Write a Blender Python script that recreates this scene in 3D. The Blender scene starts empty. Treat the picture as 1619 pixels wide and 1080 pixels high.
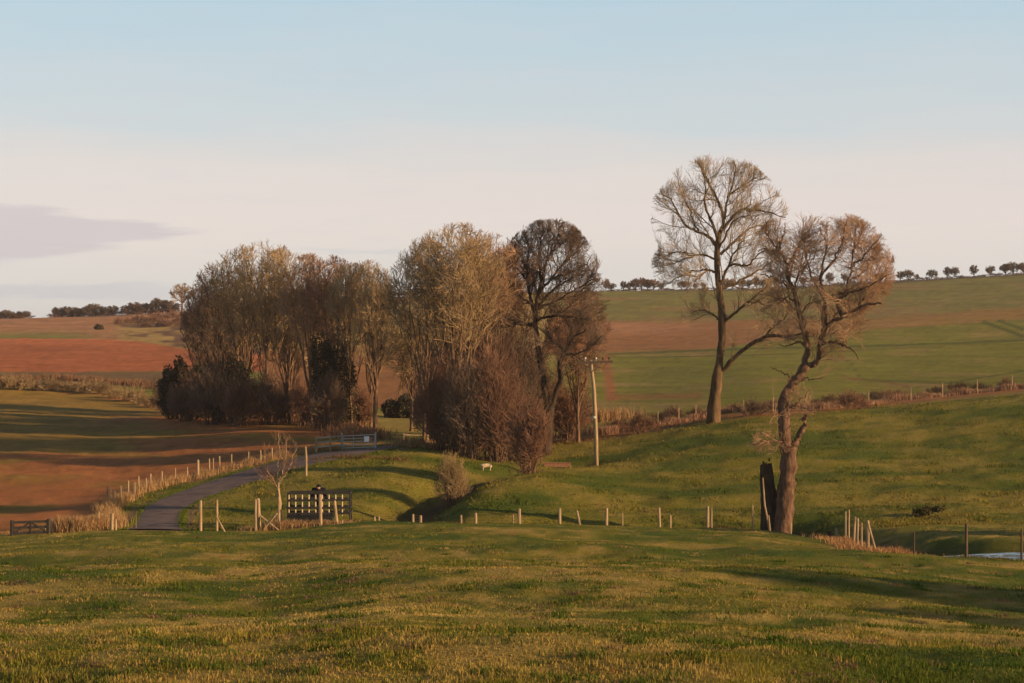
import bpy, math, random
import numpy as np
from mathutils import Vector
random.seed(7); RNG = np.random.default_rng(11)
S = bpy.context.scene
COL = S.collection
rad = math.radians
F = 3021.0                       # focal length in photo pixels (photo 1619 x 1080)
CX, CY = 809.5, 540.0

# ------------------------------------------------------------------ camera, sky, sun, exposure
cam_d = bpy.data.cameras.new('camera'); cam = bpy.data.objects.new('camera', cam_d); COL.objects.link(cam)
cam.location = (0, 0, 0); cam.rotation_euler = (rad(90), 0, 0)
cam_d.sensor_width = 36; cam_d.lens = 36 * F / 1619.0
cam_d.clip_start = 0.5; cam_d.clip_end = 20000
S.camera = cam
SUN_EL, SUN_AZ = 13.5, 110.0     # azimuth clockwise from the view direction
S.view_settings.view_transform = 'Standard'; S.view_settings.look = 'None'
S.view_settings.gamma = 1; S.view_settings.exposure = 0.62
W = bpy.data.worlds.new('World'); S.world = W; W.use_nodes = True
def nd(nt, typ, **kw):
    n = nt.nodes.new(typ)
    for k, v in kw.items():
        if k.startswith('i_'): n.inputs[k[2:].replace('_', ' ')].default_value = v
        else: setattr(n, k, v)
    return n
def mth(nt, op, a, b=None, c=None, clamp=False):
    n = nt.nodes.new('ShaderNodeMath'); n.operation = op; n.use_clamp = clamp
    for i, v in enumerate((a, b, c)):
        if v is None: continue
        if isinstance(v, (int, float)): n.inputs[i].default_value = v
        else: nt.links.new(v, n.inputs[i])
    return n.outputs[0]
def mixc(nt, fac, a, b, mode='MIX'):
    n = nt.nodes.new('ShaderNodeMix'); n.data_type = 'RGBA'; n.blend_type = mode
    for s, v in ((n.inputs[0], fac), (n.inputs[6], a), (n.inputs[7], b)):
        if isinstance(v, (int, float)): s.default_value = v
        elif isinstance(v, tuple): s.default_value = v + (1,) if len(v) == 3 else v
        else: nt.links.new(v, s)
    return n.outputs[2]
def ramp(nt, fac, stops):
    n = nt.nodes.new('ShaderNodeValToRGB'); cr = n.color_ramp
    while len(cr.elements) > 1: cr.elements.remove(cr.elements[-1])
    for i, (p, c) in enumerate(stops):
        e = cr.elements[0] if i == 0 else cr.elements.new(p)
        e.position = p; e.color = tuple(c) + (1,) if len(c) == 3 else c
    nt.links.new(fac, n.inputs[0]); return n.outputs[0]
wt = W.node_tree; wt.nodes.clear()
sky = nd(wt, 'ShaderNodeTexSky', sky_type='NISHITA', sun_disc=False)
sky.sun_elevation = rad(SUN_EL); sky.sun_rotation = rad(SUN_AZ); sky.air_density = 1.0; sky.dust_density = 1.2; sky.ozone_density = 1.0
tc = nd(wt, 'ShaderNodeTexCoord'); sx = nd(wt, 'ShaderNodeSeparateXYZ'); wt.links.new(tc.outputs['Generated'], sx.inputs[0])
X, Y, Z = sx.outputs
el = mth(wt, 'MULTIPLY', mth(wt, 'ARCSINE', Z), 180 / math.pi)                # elevation in degrees
az = mth(wt, 'MULTIPLY', mth(wt, 'ARCTAN2', X, Y), 180 / math.pi)             # azimuth in degrees from the view direction
cmb = nd(wt, 'ShaderNodeCombineXYZ'); wt.links.new(mth(wt, 'MULTIPLY', az, 0.12), cmb.inputs[0]); wt.links.new(mth(wt, 'MULTIPLY', el, 0.9), cmb.inputs[1])
nz = nd(wt, 'ShaderNodeTexNoise'); nz.inputs['Scale'].default_value = 1.0; nz.inputs['Detail'].default_value = 5; nz.inputs['Roughness'].default_value = 0.5
wt.links.new(cmb.outputs[0], nz.inputs['Vector'])
el2 = mth(wt, 'ADD', el, mth(wt, 'MULTIPLY', mth(wt, 'SUBTRACT', nz.outputs[0], 0.5), 2.4))
veil = ramp(wt, mth(wt, 'DIVIDE', el2, 30.0, clamp=True),                      # thin high cloud lit by the low sun
            [(0.0, (6.7, 6.6, 6.7)), (0.05, (7.1, 6.8, 6.6)), (0.12, (7.9, 6.9, 6.6)), (0.17, (7.5, 6.7, 6.4)), (0.22, (6.1, 6.5, 6.7)), (0.36, (4.6, 6.2, 7.1)), (0.6, (2.2, 3.0, 3.7)), (1.0, (0.9, 1.2, 1.6))])
col = mixc(wt, 0.78, sky.outputs[0], veil)
def sstep(v, a, b):
    n = wt.nodes.new('ShaderNodeMapRange'); n.interpolation_type = 'SMOOTHSTEP'
    wt.links.new(v, n.inputs[0]); n.inputs[1].default_value = a; n.inputs[2].default_value = b; return n.outputs[0]
# long flat lens cloud low on the left, tapering to a point
nz2 = nd(wt, 'ShaderNodeTexNoise'); nz2.inputs['Scale'].default_value = 2.2; nz2.inputs['Detail'].default_value = 7; nz2.inputs['Roughness'].default_value = 0.6; wt.links.new(cmb.outputs[0], nz2.inputs['Vector'])
wob = mth(wt, 'MULTIPLY', mth(wt, 'SUBTRACT', nz2.outputs[0], 0.5), 1.1)
taper = mth(wt, 'MAXIMUM', mth(wt, 'MULTIPLY', mth(wt, 'SUBTRACT', -8.7, az), 0.16), 0.0)         # widens to the left
taper = mth(wt, 'MINIMUM', mth(wt, 'POWER', taper, 0.8), 1.25)
cen = mth(wt, 'ADD', 3.32, mth(wt, 'MULTIPLY', mth(wt, 'ADD', az, 8.7), 0.035))
dist = mth(wt, 'ABSOLUTE', mth(wt, 'SUBTRACT', mth(wt, 'ADD', el, wob), cen))
lens = sstep(mth(wt, 'SUBTRACT', mth(wt, 'MULTIPLY', taper, 0.95), dist), 0.0, 0.3)
col = mixc(wt, mth(wt, 'MULTIPLY', lens, 0.65), col, (5.2, 4.7, 4.95))
band = mth(wt, 'MULTIPLY', sstep(mth(wt, 'SUBTRACT', 0.33, mth(wt, 'ABSOLUTE', mth(wt, 'SUBTRACT', mth(wt, 'ADD', el, wob), 1.45))), 0.0, 0.2), sstep(az, -8.0, -12.0))
col = mixc(wt, mth(wt, 'MULTIPLY', band, 0.5), col, (4.9, 4.85, 5.2))
band2 = mth(wt, 'MULTIPLY', sstep(mth(wt, 'SUBTRACT', 0.16, mth(wt, 'ABSOLUTE', mth(wt, 'SUBTRACT', mth(wt, 'ADD', el, wob), 2.7))), 0.0, 0.2), sstep(mth(wt, 'ABSOLUTE', mth(wt, 'ADD', az, 4.5)), 3.0, 0.5))
col = mixc(wt, mth(wt, 'MULTIPLY', band2, 0.45), col, (4.9, 5.0, 5.5))
nz3 = nd(wt, 'ShaderNodeTexNoise'); nz3.inputs['Scale'].default_value = 3.0; nz3.inputs['Detail'].default_value = 8; nz3.inputs['Roughness'].default_value = 0.62; wt.links.new(cmb.outputs[0], nz3.inputs['Vector'])
wisp = mth(wt, 'MULTIPLY', sstep(nz3.outputs[0], 0.50, 0.68), sstep(el, 14.0, 4.0)); col = mixc(wt, mth(wt, 'MULTIPLY', wisp, 0.22), col, (6.0, 5.6, 5.9))
bg = nd(wt, 'ShaderNodeBackground'); bg.inputs[1].default_value = 0.075; wt.links.new(col, bg.inputs[0])
wo = nd(wt, 'ShaderNodeOutputWorld'); wt.links.new(bg.outputs[0], wo.inputs[0])
sl = bpy.data.lights.new('sun', 'SUN'); sl.energy = 5.0; sl.angle = rad(0.5); sl.color = (1.0, 0.64, 0.33)
so = bpy.data.objects.new('sun', sl); COL.objects.link(so)
sdir = Vector((math.sin(rad(SUN_AZ)) * math.cos(rad(SUN_EL)), math.cos(rad(SUN_AZ)) * math.cos(rad(SUN_EL)), math.sin(rad(SUN_EL))))
so.rotation_euler = sdir.to_track_quat('Z', 'Y').to_euler(); so.location = (60, -60, 60)

# ------------------------------------------------------------------ helpers
def tag(o, label=None, cat=None, group=None, kind=None):
    if label: o['label'] = label
    if cat: o['category'] = cat
    if group: o['group'] = group
    if kind: o['kind'] = kind
    return o
def empty(name, loc=(0, 0, 0), rz=0):
    o = bpy.data.objects.new(name, None); COL.objects.link(o); o.location = loc; o.rotation_euler = (0, 0, rz); o.empty_display_size = 0.3
    return o
def copy_tree(o, parent=None):
    c = o.copy(); COL.objects.link(c); c.parent = parent
    for ch in list(o.children): copy_tree(ch, c)
    return c
def np_mesh(name, V, faces, mat, parent=None, color=None, smooth=False):
    """V (n,3); faces: one (m,k) int array, or a list of such arrays"""
    if not isinstance(faces, list): faces = [faces]
    me = bpy.data.meshes.new(name)
    V = np.ascontiguousarray(V, dtype=np.float32)
    me.vertices.add(len(V)); me.vertices.foreach_set('co', V.ravel())
    nl = sum(f.size for f in faces); npoly = sum(len(f) for f in faces)
    me.loops.add(nl); me.loops.foreach_set('vertex_index', np.concatenate([f.ravel() for f in faces]).astype(np.int32))
    me.polygons.add(npoly)
    tot = np.concatenate([np.full(len(f), f.shape[1], np.int32) for f in faces])
    st = np.concatenate([[0], np.cumsum(tot)[:-1]]).astype(np.int32)
    me.polygons.foreach_set('loop_start', st); me.polygons.foreach_set('loop_total', tot)
    me.polygons.foreach_set('use_smooth', np.full(npoly, smooth))
    me.update(calc_edges=True)
    if color is not None:
        a = me.color_attributes.new('tone', 'FLOAT_COLOR', 'POINT')
        c = np.ones((len(V), 4), np.float32); c[:, :3] = color
        a.data.foreach_set('color', c.ravel())
    me.materials.append(mat)
    o = bpy.data.objects.new(name, me); COL.objects.link(o)
    if parent: o.parent = parent
    return o
class MB:
    def __init__(s): s.v = []; s.f = []
    def box(s, c, d, ax=None):
        """box centred c, half sizes d, optional 3 axis vectors"""
        c = Vector(c); ax = ax or (Vector((1, 0, 0)), Vector((0, 1, 0)), Vector((0, 0, 1))); b = len(s.v)
        for i in (-1, 1):
            for j in (-1, 1):
                for k in (-1, 1): s.v.append(tuple(c + ax[0] * (i * d[0]) + ax[1] * (j * d[1]) + ax[2] * (k * d[2])))
        for q in ((0, 1, 3, 2), (4, 6, 7, 5), (0, 4, 5, 1), (2, 3, 7, 6), (0, 2, 6, 4), (1, 5, 7, 3)): s.f.append([b + x for x in q])
        return s
    def bar(s, p, q, w, h):
        p, q = Vector(p), Vector(q); d = (q - p); L = d.length; d.normalize()
        u = d.cross(Vector((0, 0, 1))) if abs(d.z) < 0.95 else Vector((1, 0, 0)); u.normalize(); v = u.cross(d)
        return s.box((p + q) / 2, (L / 2, w, h), (d, u, v))
    def tube(s, pts, rs, k=8, cap=True):
        pts = [Vector(p) for p in pts]; b = len(s.v); n = len(pts)
        if not isinstance(rs, (list, tuple)): rs = [rs] * n
        for i, p in enumerate(pts):
            t = (pts[min(i + 1, n - 1)] - pts[max(i - 1, 0)]).normalized()
            u = t.cross(Vector((0.2, 0.97, 0.1))).normalized() if abs(t.y) < 0.95 else t.cross(Vector((1, 0, 0))).normalized()
            w = t.cross(u)
            for j in range(k):
                a = 2 * math.pi * j / k; s.v.append(tuple(p + (u * math.cos(a) + w * math.sin(a)) * rs[i]))
        for i in range(n - 1):
            for j in range(k): s.f.append([b + i * k + j, b + i * k + (j + 1) % k, b + (i + 1) * k + (j + 1) % k, b + (i + 1) * k + j])
        if cap: s.f.append([b + j for j in range(k)][::-1]); s.f.append([b + (n - 1) * k + j for j in range(k)])
        return s
    def build(s, name, mat, parent=None, smooth=False, bevel=0):
        me = bpy.data.meshes.new(name); me.from_pydata(s.v, [], s.f); me.materials.append(mat)
        if smooth: me.polygons.foreach_set('use_smooth', [True] * len(me.polygons))
        me.update(); o = bpy.data.objects.new(name, me); COL.objects.link(o)
        if parent: o.parent = parent
        if bevel:
            m = o.modifiers.new('bevel', 'BEVEL'); m.width = bevel; m.segments = 2
        return o
def _h(ix, iy, seed):
    n = (ix * 374761393 + iy * 668265263 + seed * 1274126177) & 0xffffffff
    n = ((n ^ (n >> 13)) * 1274126177) & 0xffffffff
    return ((n ^ (n >> 16)) & 0xffff) / 65535.0
def vnoise(x, y, seed=0):
    x = np.asarray(x, float); y = np.asarray(y, float)
    ix = np.floor(x).astype(np.int64); iy = np.floor(y).astype(np.int64); fx = x - ix; fy = y - iy
    fx = fx * fx * fx * (fx * (fx * 6 - 15) + 10); fy = fy * fy * fy * (fy * (fy * 6 - 15) + 10)
    a = _h(ix, iy, seed); b = _h(ix + 1, iy, seed); c = _h(ix, iy + 1, seed); d = _h(ix + 1, iy + 1, seed)
    return (a * (1 - fx) + b * fx) * (1 - fy) + (c * (1 - fx) + d * fx) * fy
def fbm(x, y, seed=0, oct=4, rough=0.5):
    s = 0; a = 1; t = 0
    for o in range(oct):
        s = s + a * vnoise(x * 2 ** o + 17.3 * o, y * 2 ** o - 9.1 * o, seed + o); t += a; a *= rough
    return s / t
def sm(x, a, b):
    t = np.clip((np.asarray(x, float) - a) / (b - a), 0, 1); return t * t * (3 - 2 * t)

# ------------------------------------------------------------------ materials
def mat_base(name, rough=0.85, spec=0.25):
    m = bpy.data.materials.new(name); m.use_nodes = True; nt = m.node_tree; b = nt.nodes['Principled BSDF']
    b.inputs['Roughness'].default_value = rough; b.inputs['Specular IOR Level'].default_value = spec
    return m, nt, b
def mat_noise(name, c1, c2, scale=6, rough=0.85, spec=0.2, bump=0.3, stretch=(1, 1, 1), metal=0, dist=0.02):
    m, nt, b = mat_base(name, rough, spec); b.inputs['Metallic'].default_value = metal
    g = nd(nt, 'ShaderNodeTexCoord'); mp = nd(nt, 'ShaderNodeMapping'); mp.inputs['Scale'].default_value = stretch
    nt.links.new(g.outputs['Object'], mp.inputs[0])
    n = nd(nt, 'ShaderNodeTexNoise'); n.inputs['Scale'].default_value = scale; n.inputs['Detail'].default_value = 6; nt.links.new(mp.outputs[0], n.inputs['Vector'])
    c = ramp(nt, n.outputs[0], [(0.3, c1), (0.7, c2)]); nt.links.new(c, b.inputs['Base Color'])
    if bump:
        bp = nd(nt, 'ShaderNodeBump'); bp.inputs['Strength'].default_value = bump; bp.inputs['Distance'].default_value = dist
        nt.links.new(n.outputs[0], bp.inputs['Height']); nt.links.new(bp.outputs[0], b.inputs['Normal'])
    return m
def mat_tone(name, rough=0.9, var=0.25, trans=0.0):
    """surface colour from the per-vertex plant or soil colour, with fine variation"""
    m, nt, b = mat_base(name, rough, 0.1)
    a = nd(nt, 'ShaderNodeAttribute', attribute_name='tone')
    g = nd(nt, 'ShaderNodeNewGeometry')
    n = nd(nt, 'ShaderNodeTexNoise'); n.inputs['Scale'].default_value = 2.2; n.inputs['Detail'].default_value = 8; n.inputs['Roughness'].default_value = 0.7
    nt.links.new(g.outputs['Position'], n.inputs['Vector'])
    n2 = nd(nt, 'ShaderNodeTexNoise'); n2.inputs['Scale'].default_value = 14; n2.inputs['Detail'].default_value = 5; n2.inputs['Roughness'].default_value = 0.7
    nt.links.new(g.outputs['Position'], n2.inputs['Vector'])
    f = mth(nt, 'ADD', mth(nt, 'MULTIPLY', n.outputs[0], 2 * var), mth(nt, 'MULTIPLY', n2.outputs[0], 2 * var))
    f = mth(nt, 'ADD', f, 1 - 2 * var)
    c = mixc(nt, 1.0, a.outputs['Color'], f, 'MULTIPLY')
    nt.links.new(c, b.inputs['Base Color'])
    if trans:
        out = nt.nodes['Material Output']; tr = nd(nt, 'ShaderNodeBsdfTranslucent'); nt.links.new(c, tr.inputs[0])
        mx = nd(nt, 'ShaderNodeMixShader'); mx.inputs[0].default_value = trans
        nt.links.new(b.outputs[0], mx.inputs[1]); nt.links.new(tr.outputs[0], mx.inputs[2]); nt.links.new(mx.outputs[0], out.inputs[0])
    else:
        bp = nd(nt, 'ShaderNodeBump'); bp.inputs['Strength'].default_value = 1.0; bp.inputs['Distance'].default_value = 0.16
        h = mth(nt, 'ADD', n.outputs[0], mth(nt, 'MULTIPLY', n2.outputs[0], 0.5)); nt.links.new(h, bp.inputs['Height']); nt.links.new(bp.outputs[0], b.inputs['Normal'])
    return m
M_GROUND = mat_tone('ground_turf_and_soil', 0.95, 0.30)
M_GRASS = mat_tone('grass_blades', 0.8, 0.15, 0.3)
M_BARK = mat_noise('grey_brown_bark', (0.06, 0.038, 0.025), (0.22, 0.135, 0.085), 5, 0.9, 0.1, 0.9, (1, 1, 0.25), dist=0.06)
M_BARK_PALE = mat_noise('pale_ash_bark', (0.05, 0.034, 0.018), (0.17, 0.11, 0.06), 4, 0.9, 0.1, 0.9, (1, 1, 0.25), dist=0.06)
M_BARK_OAK = mat_noise('furrowed_bark', (0.045, 0.028, 0.02), (0.20, 0.12, 0.078), 4, 0.9, 0.1, 1.0, (1, 1, 0.3), dist=0.08)
M_BARK_DARK = mat_noise('dark_dead_wood', (0.025, 0.018, 0.014), (0.07, 0.05, 0.035), 4, 0.95, 0.05, 1.0, (1, 1, 0.2), dist=0.08)
M_TWIG_OAK = mat_noise('oak_twigs', (0.20, 0.125, 0.075), (0.42, 0.27, 0.165), 0.6, 0.85, 0.1, 0)
M_TWIG_ASH = mat_noise('ash_twigs', (0.18, 0.135, 0.08), (0.38, 0.28, 0.17), 0.6, 0.85, 0.1, 0)
M_TWIG_DARK = mat_noise('dark_twigs', (0.09, 0.065, 0.05), (0.19, 0.13, 0.09), 0.6, 0.85, 0.1, 0)
M_TWIG_RED = mat_noise('rusty_twigs', (0.13, 0.075, 0.048), (0.34, 0.195, 0.12), 0.35, 0.85, 0.1, 0)
M_TWIG_GOLD = mat_noise('tawny_twigs', (0.17, 0.12, 0.06), (0.42, 0.30, 0.16), 0.3, 0.85, 0.1, 0)
M_TWIG_THICK = mat_noise('thicket_twigs', (0.10, 0.055, 0.038), (0.25, 0.14, 0.09), 0.5, 0.85, 0.1, 0)
M_IVY = mat_noise('evergreen_leaves', (0.022, 0.022, 0.010), (0.075, 0.060, 0.028), 3, 0.7, 0.2, 0)
M_BUSH = mat_noise('olive_leaves', (0.05, 0.05, 0.015), (0.13, 0.11, 0.035), 3, 0.8, 0.2, 0)
M_POST = mat_noise('weathered_post_wood', (0.20, 0.145, 0.085), (0.42, 0.31, 0.19), 9, 0.85, 0.15, 0.5, (1, 1, 0.15))
M_POSTD = mat_noise('damp_dark_wood', (0.06, 0.045, 0.035), (0.13, 0.09, 0.06), 9, 0.85, 0.15, 0.5, (1, 1, 0.15))
M_GALV = mat_noise('galvanised_steel', (0.26, 0.26, 0.24), (0.42, 0.41, 0.38), 8, 0.6, 0.4, 0.1, metal=0.2)
M_WIRE = mat_noise('fence_wire', (0.05, 0.045, 0.04), (0.08, 0.07, 0.06), 8, 0.6, 0.4, 0)
M_RAIL = mat_noise('dark_painted_rail', (0.018, 0.018, 0.018), (0.04, 0.035, 0.03), 8, 0.7, 0.3, 0.1)
M_BARP = mat_noise('pale_rust_streaked_bar', (0.45, 0.36, 0.24), (0.62, 0.52, 0.38), 8, 0.6, 0.3, 0.1)
M_TROUGH = mat_noise('black_plastic_trough', (0.008, 0.011, 0.016), (0.02, 0.025, 0.03), 5, 0.7, 0.3, 0.1)
M_WHITE = mat_noise('white_sign_board', (0.75, 0.75, 0.73), (0.85, 0.85, 0.82), 5, 0.5, 0.3, 0)
M_COAT = mat_noise('dark_navy_coat', (0.008, 0.009, 0.014), (0.016, 0.017, 0.026), 12, 0.9, 0.1, 0.3)
M_SKIN = mat_noise('skin', (0.42, 0.24, 0.17), (0.50, 0.30, 0.21), 12, 0.6, 0.3, 0)
M_HAIR = mat_noise('dark_brown_hair', (0.02, 0.012, 0.008), (0.04, 0.025, 0.016), 20, 0.7, 0.3, 0)
M_WOOL = mat_noise('cream_wool', (0.50, 0.38, 0.24), (0.72, 0.58, 0.38), 14, 0.95, 0.05, 0.8)
M_MUZ = mat_noise('brown_sheep_face', (0.14, 0.06, 0.03), (0.22, 0.10, 0.05), 14, 0.9, 0.05, 0.2)
M_ROAD = mat_noise('worn_asphalt_lane', (0.08, 0.058, 0.055), (0.185, 0.132, 0.118), 0.9, 0.9, 0.2, 0.5)
M_BRICK = mat_noise('weathered_red_brick', (0.22, 0.11, 0.075), (0.34, 0.165, 0.11), 9, 0.9, 0.15, 0.6)
m, nt, b = mat_base('pond_water', 0.04, 0.5); b.inputs['Base Color'].default_value = (0.015, 0.018, 0.014, 1)
n = nd(nt, 'ShaderNodeTexNoise'); n.inputs['Scale'].default_value = 3; bp = nd(nt, 'ShaderNodeBump'); bp.inputs['Strength'].default_value = 0.05
nt.links.new(n.outputs[0], bp.inputs['Height']); nt.links.new(bp.outputs[0], b.inputs['Normal']); b.inputs['Roughness'].default_value = 0.12; bp.inputs['Strength'].default_value = 1.0; bp.inputs['Distance'].default_value = 0.3; n.inputs['Scale'].default_value = 5; M_WATER = m
def skinmat(m): return m

# ------------------------------------------------------------------ terrain
# rows: image height of the ground at a set of distances, per column; this fixes the real relief of the valley
DN = np.array([117, 122, 128, 136, 145, 155, 165, 190, 230, 300, 400, 550, 700, 800.])
COLS = {
 -200: (117, 856, [856, 854, 846, 826, 802, 780, 762, 718, 668, 612, 566, 530, 512, 505]),
 0:    (117, 848, [848, 846, 840, 822, 798, 780, 762, 716, 664, 610, 566, 530, 512, 503]),
 200:  (117, 838, [838, 837, 830, 812, 790, 773, 757, 714, 666, 618, 562, 526, 506, 496]),
 400:  (117, 843, [843, 838, 826, 804, 780, 757, 735, 695, 658, 618, 560, 522, 494, 482]),
 500:  (117, 834, [834, 832, 820, 795, 768, 743, 722, 692, 660, 630, 565, 522, 488, 475]),
 600:  (117, 828, [828, 828, 817, 790, 758, 735, 712, 690, 668, 645, 580, 520, 480, 468]),
 660:  (117, 827, [827, 829, 822, 800, 765, 738, 712, 690, 668, 645, 585, 522, 478, 466]),
 700:  (117, 827, [827, 829, 810, 794, 776, 741, 714, 694, 670, 645, 588, 524, 476, 464]),
 760:  (117, 828, [828, 833, 808, 777, 752, 752, 726, 698, 672, 643, 590, 528, 475, 462]),
 860:  (117, 830, [830, 836, 812, 778, 752, 737, 738, 700, 670, 640, 590, 530, 475, 460]),
 1000: (117, 833, [833, 838, 822, 795, 768, 744, 722, 688, 655, 632, 590, 530, 474, 457]),
 1200: (117, 840, [840, 841, 822, 792, 762, 732, 704, 655, 636, 608, 568, 520, 472, 455]),
 1300: (108, 850, [842, 838, 818, 789, 761, 731, 704, 652, 632, 604, 564, 515, 466, 449]),
 1400: (88, 876,  [838, 830, 812, 788, 762, 734, 704, 648, 630, 600, 560, 510, 460, 443]),
 1619: (80, 898,  [834, 822, 806, 780, 752, 722, 690, 632, 608, 584, 548, 500, 448, 431]),
 1850: (76, 925,  [836, 820, 800, 770, 740, 708, 675, 615, 588, 565, 530, 484, 432, 415]),
}
U0, U1, DU = -700.0, 2500.0, 6.0
US = np.arange(U0, U1 + 1, DU); NS = 560
SS = np.linspace(math.log(5.0), math.log(900.0), NS); DS = np.exp(SS)
cu = np.array(sorted(COLS)); tab = []
for c in cu:
    dc, yc, ys = COLS[c]
    b_ = (yc - CY) / F - 2.6 / dc
    yf = CY + F * (2.6 / DS + b_)
    dd = np.concatenate([[dc], DN[DN > dc + 1]]); yy = np.concatenate([[yc], np.array(ys, float)[DN > dc + 1]])
    if dc < 100:    # pond side: flat wet hollow beyond the fence
        dd = np.concatenate([[dc, dc + 9, dc + 17], DN[DN > dc + 20]])
        zz = -(yc - CY) / F * dc
        yy = np.concatenate([[yc, CY - F * (zz - 0.75) / (dc + 9), CY - F * (zz - 0.75) / (dc + 17)], np.array(ys, float)[DN > dc + 20]])
    yb = np.interp(SS, np.log(dd), yy)
    yb = np.where(DS > 800, CY - F * ((-(yy[-1] - CY) / F * 800) - (DS - 800) * 0.06) / DS, yb)
    tab.append(np.where(DS <= dc, yf, yb))
tab = np.array(tab)
PY = np.array([np.interp(np.clip(US, cu[0], cu[-1]), cu, tab[:, j]) for j in range(NS)]).T     # (nu, ns)
def blur(A, k, axis):
    w = np.exp(-0.5 * (np.arange(-3 * k, 3 * k + 1) / k) ** 2); w /= w.sum()
    P = np.pad(A, [(3 * k, 3 * k) if a == axis else (0, 0) for a in range(2)], mode='edge')
    return np.apply_along_axis(lambda v: np.convolve(v, w, 'valid'), axis, P)
ZB = -(PY - CY) / F * DS[None, :]
ZB = blur(ZB, 4, 0); ZB = blur(ZB, 2, 1)
UU, DD = np.meshgrid(US, DS, indexing='ij')
XX = (UU - CX) / F * DD
# stream gully between the near pasture and the right-hand slope
def seg_dist(x, y, pts):
    best = np.full(np.shape(x), 1e9)
    for (ax, ay), (bx, by) in zip(pts[:-1], pts[1:]):
        vx, vy = bx - ax, by - ay; t = np.clip(((x - ax) * vx + (y - ay) * vy) / (vx * vx + vy * vy), 0, 1)
        best = np.minimum(best, np.hypot(x - ax - t * vx, y - ay - t * vy))
    return best
def wp(px, d): return ((px - CX) / F * d, d)
STREAM = [wp(1700, 92), wp(1480, 97), wp(1400, 103), wp(1330, 114), wp(1230, 124.5), wp(1000, 123.5), wp(800, 123), wp(690, 124.5), wp(640, 129), wp(668, 137), wp(715, 143), wp(770, 152), wp(840, 159), wp(920, 166)]
sd = seg_dist(XX, DD, STREAM)
ZB -= 1.15 * np.exp(-(sd / 2.4) ** 2)
# soft relief of the turf
am = np.clip(1.0 - (DD - 100) / 250, 0.25, 1)
ZR = (fbm(XX / 9, DD / 7, 3, 3) - 0.5) * 0.5 * am + (fbm(XX / 4.5, DD / 1.1, 6, 3) - 0.5) * 0.22 * np.where(DD > 118, 1.0, 0.5) + (fbm(XX / 2.4, DD / 2.0, 5, 3) - 0.5) * 0.30 * np.where(DD < 200, 1, 0.6)
# long swells running across the near pasture
ZR += np.where(DD < 117, 0.22 * np.sin(DD / 4.2 + XX * 0.05 + 3 * fbm(XX / 25, DD / 12, 9, 2)) * sm(DD, 12, 24) * (1 - sm(DD, 85, 112)), 0)
ROADP = [(205, 170, 297, 840), ]
ROADL = [(196, 842), (205, 822), (226, 803), (262, 785), (320, 764), (395, 741), (475, 720), (555, 710), (605, 706), (645, 699)]
ROADR = [(300, 846), (286, 830), (290, 808), (318, 792), (362, 776), (425, 757), (490, 738), (545, 724), (610, 713), (665, 703)]
def zsample(grid, x, y):
    x = np.asarray(x, float); y = np.asarray(y, float)
    u = CX + F * x / y; fi = np.clip((u - U0) / DU, 0, len(US) - 1.001); fj = np.clip((np.log(np.maximum(y, 5)) - SS[0]) / (SS[1] - SS[0]), 0, NS - 1.001)
    i = fi.astype(int); j = fj.astype(int); a = fi - i; b = fj - j
    return grid[i, j] * (1 - a) * (1 - b) + grid[i + 1, j] * a * (1 - b) + grid[i, j + 1] * (1 - a) * b + grid[i + 1, j + 1] * a * b
def ray(grid, px, py, dmin=5, dmax=900):
    """first ground point seen along the sight line through px,py"""
    ds = np.exp(np.linspace(math.log(dmin), math.log(dmax), 6000)); z = zsample(grid, (px - CX) / F * ds, ds)
    hit = np.where(z >= -(py - CY) / F * ds)[0]
    d = ds[hit[0]] if len(hit) else dmax
    return ((px - CX) / F * d, d, float(zsample(grid, (px - CX) / F * d, d)))
rl = [ray(ZB, a, b, 118.5)[:2] for a, b in ROADL]; rr = [ray(ZB, a, b, 118.5)[:2] for a, b in ROADR]
rl[0] = wp(190, 119); rr[0] = wp(300, 119); rl[1] = wp(203, 124); rr[1] = wp(287, 124)
rc = [((a[0] + b[0]) / 2, (a[1] + b[1]) / 2) for a, b in zip(rl, rr)]
rdist = seg_dist(XX, DD, rc); ZR *= sm(rdist, 2.0, 4.5)
PD = seg_dist(XX, DD, [wp(1450, 93), wp(1680, 91)])
ZG = ZB + ZR * sm(PD, 3, 7)
POND_Z = float(zsample(ZB, *wp(1560, 92))) + 0.05
ZG = np.where(PD < 9, ZG - 0.28 * (1 - sm(PD, 2.2, 5.0)), ZG)
def gz(x, y): return float(zsample(ZG, x, y))
def hit(px, py, dmin=5): return Vector(ray(ZG, px, py, dmin))
def at(px, d, dz=0.0):
    x, y = wp(px, d); return Vector((x, y, gz(x, y) + dz))

# ------------------------------------------------------------------ ground colours (what grows or lies there)
GRN = np.array([0.190, 0.170, 0.022]); GRN2 = np.array([0.085, 0.112, 0.013]); DRY = np.array([0.37, 0.265, 0.080]); STRAW = np.array([0.42, 0.27, 0.13])
SOIL = np.array([0.29, 0.115, 0.04]); REDS = np.array([0.38, 0.125, 0.048]); TAN = np.array([0.40, 0.20, 0.095]); OLIVE = np.array([0.19, 0.175, 0.045])
MUD = np.array([0.09, 0.055, 0.035]); CROP = np.array([0.19, 0.182, 0.022]); BRN = np.array([0.30, 0.14, 0.05])
def lerp3(a, b, t): return a * (1 - t[..., None]) + b * t[..., None]
def itp(u, pts): return np.interp(u, [p[0] for p in pts], [p[1] for p in pts])
FENCEL = [(165, 840), (172, 800), (203, 787), (238, 773), (277, 760), (313, 756), (347, 744), (393, 735), (470, 719), (545, 710), (640, 700)]
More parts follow.
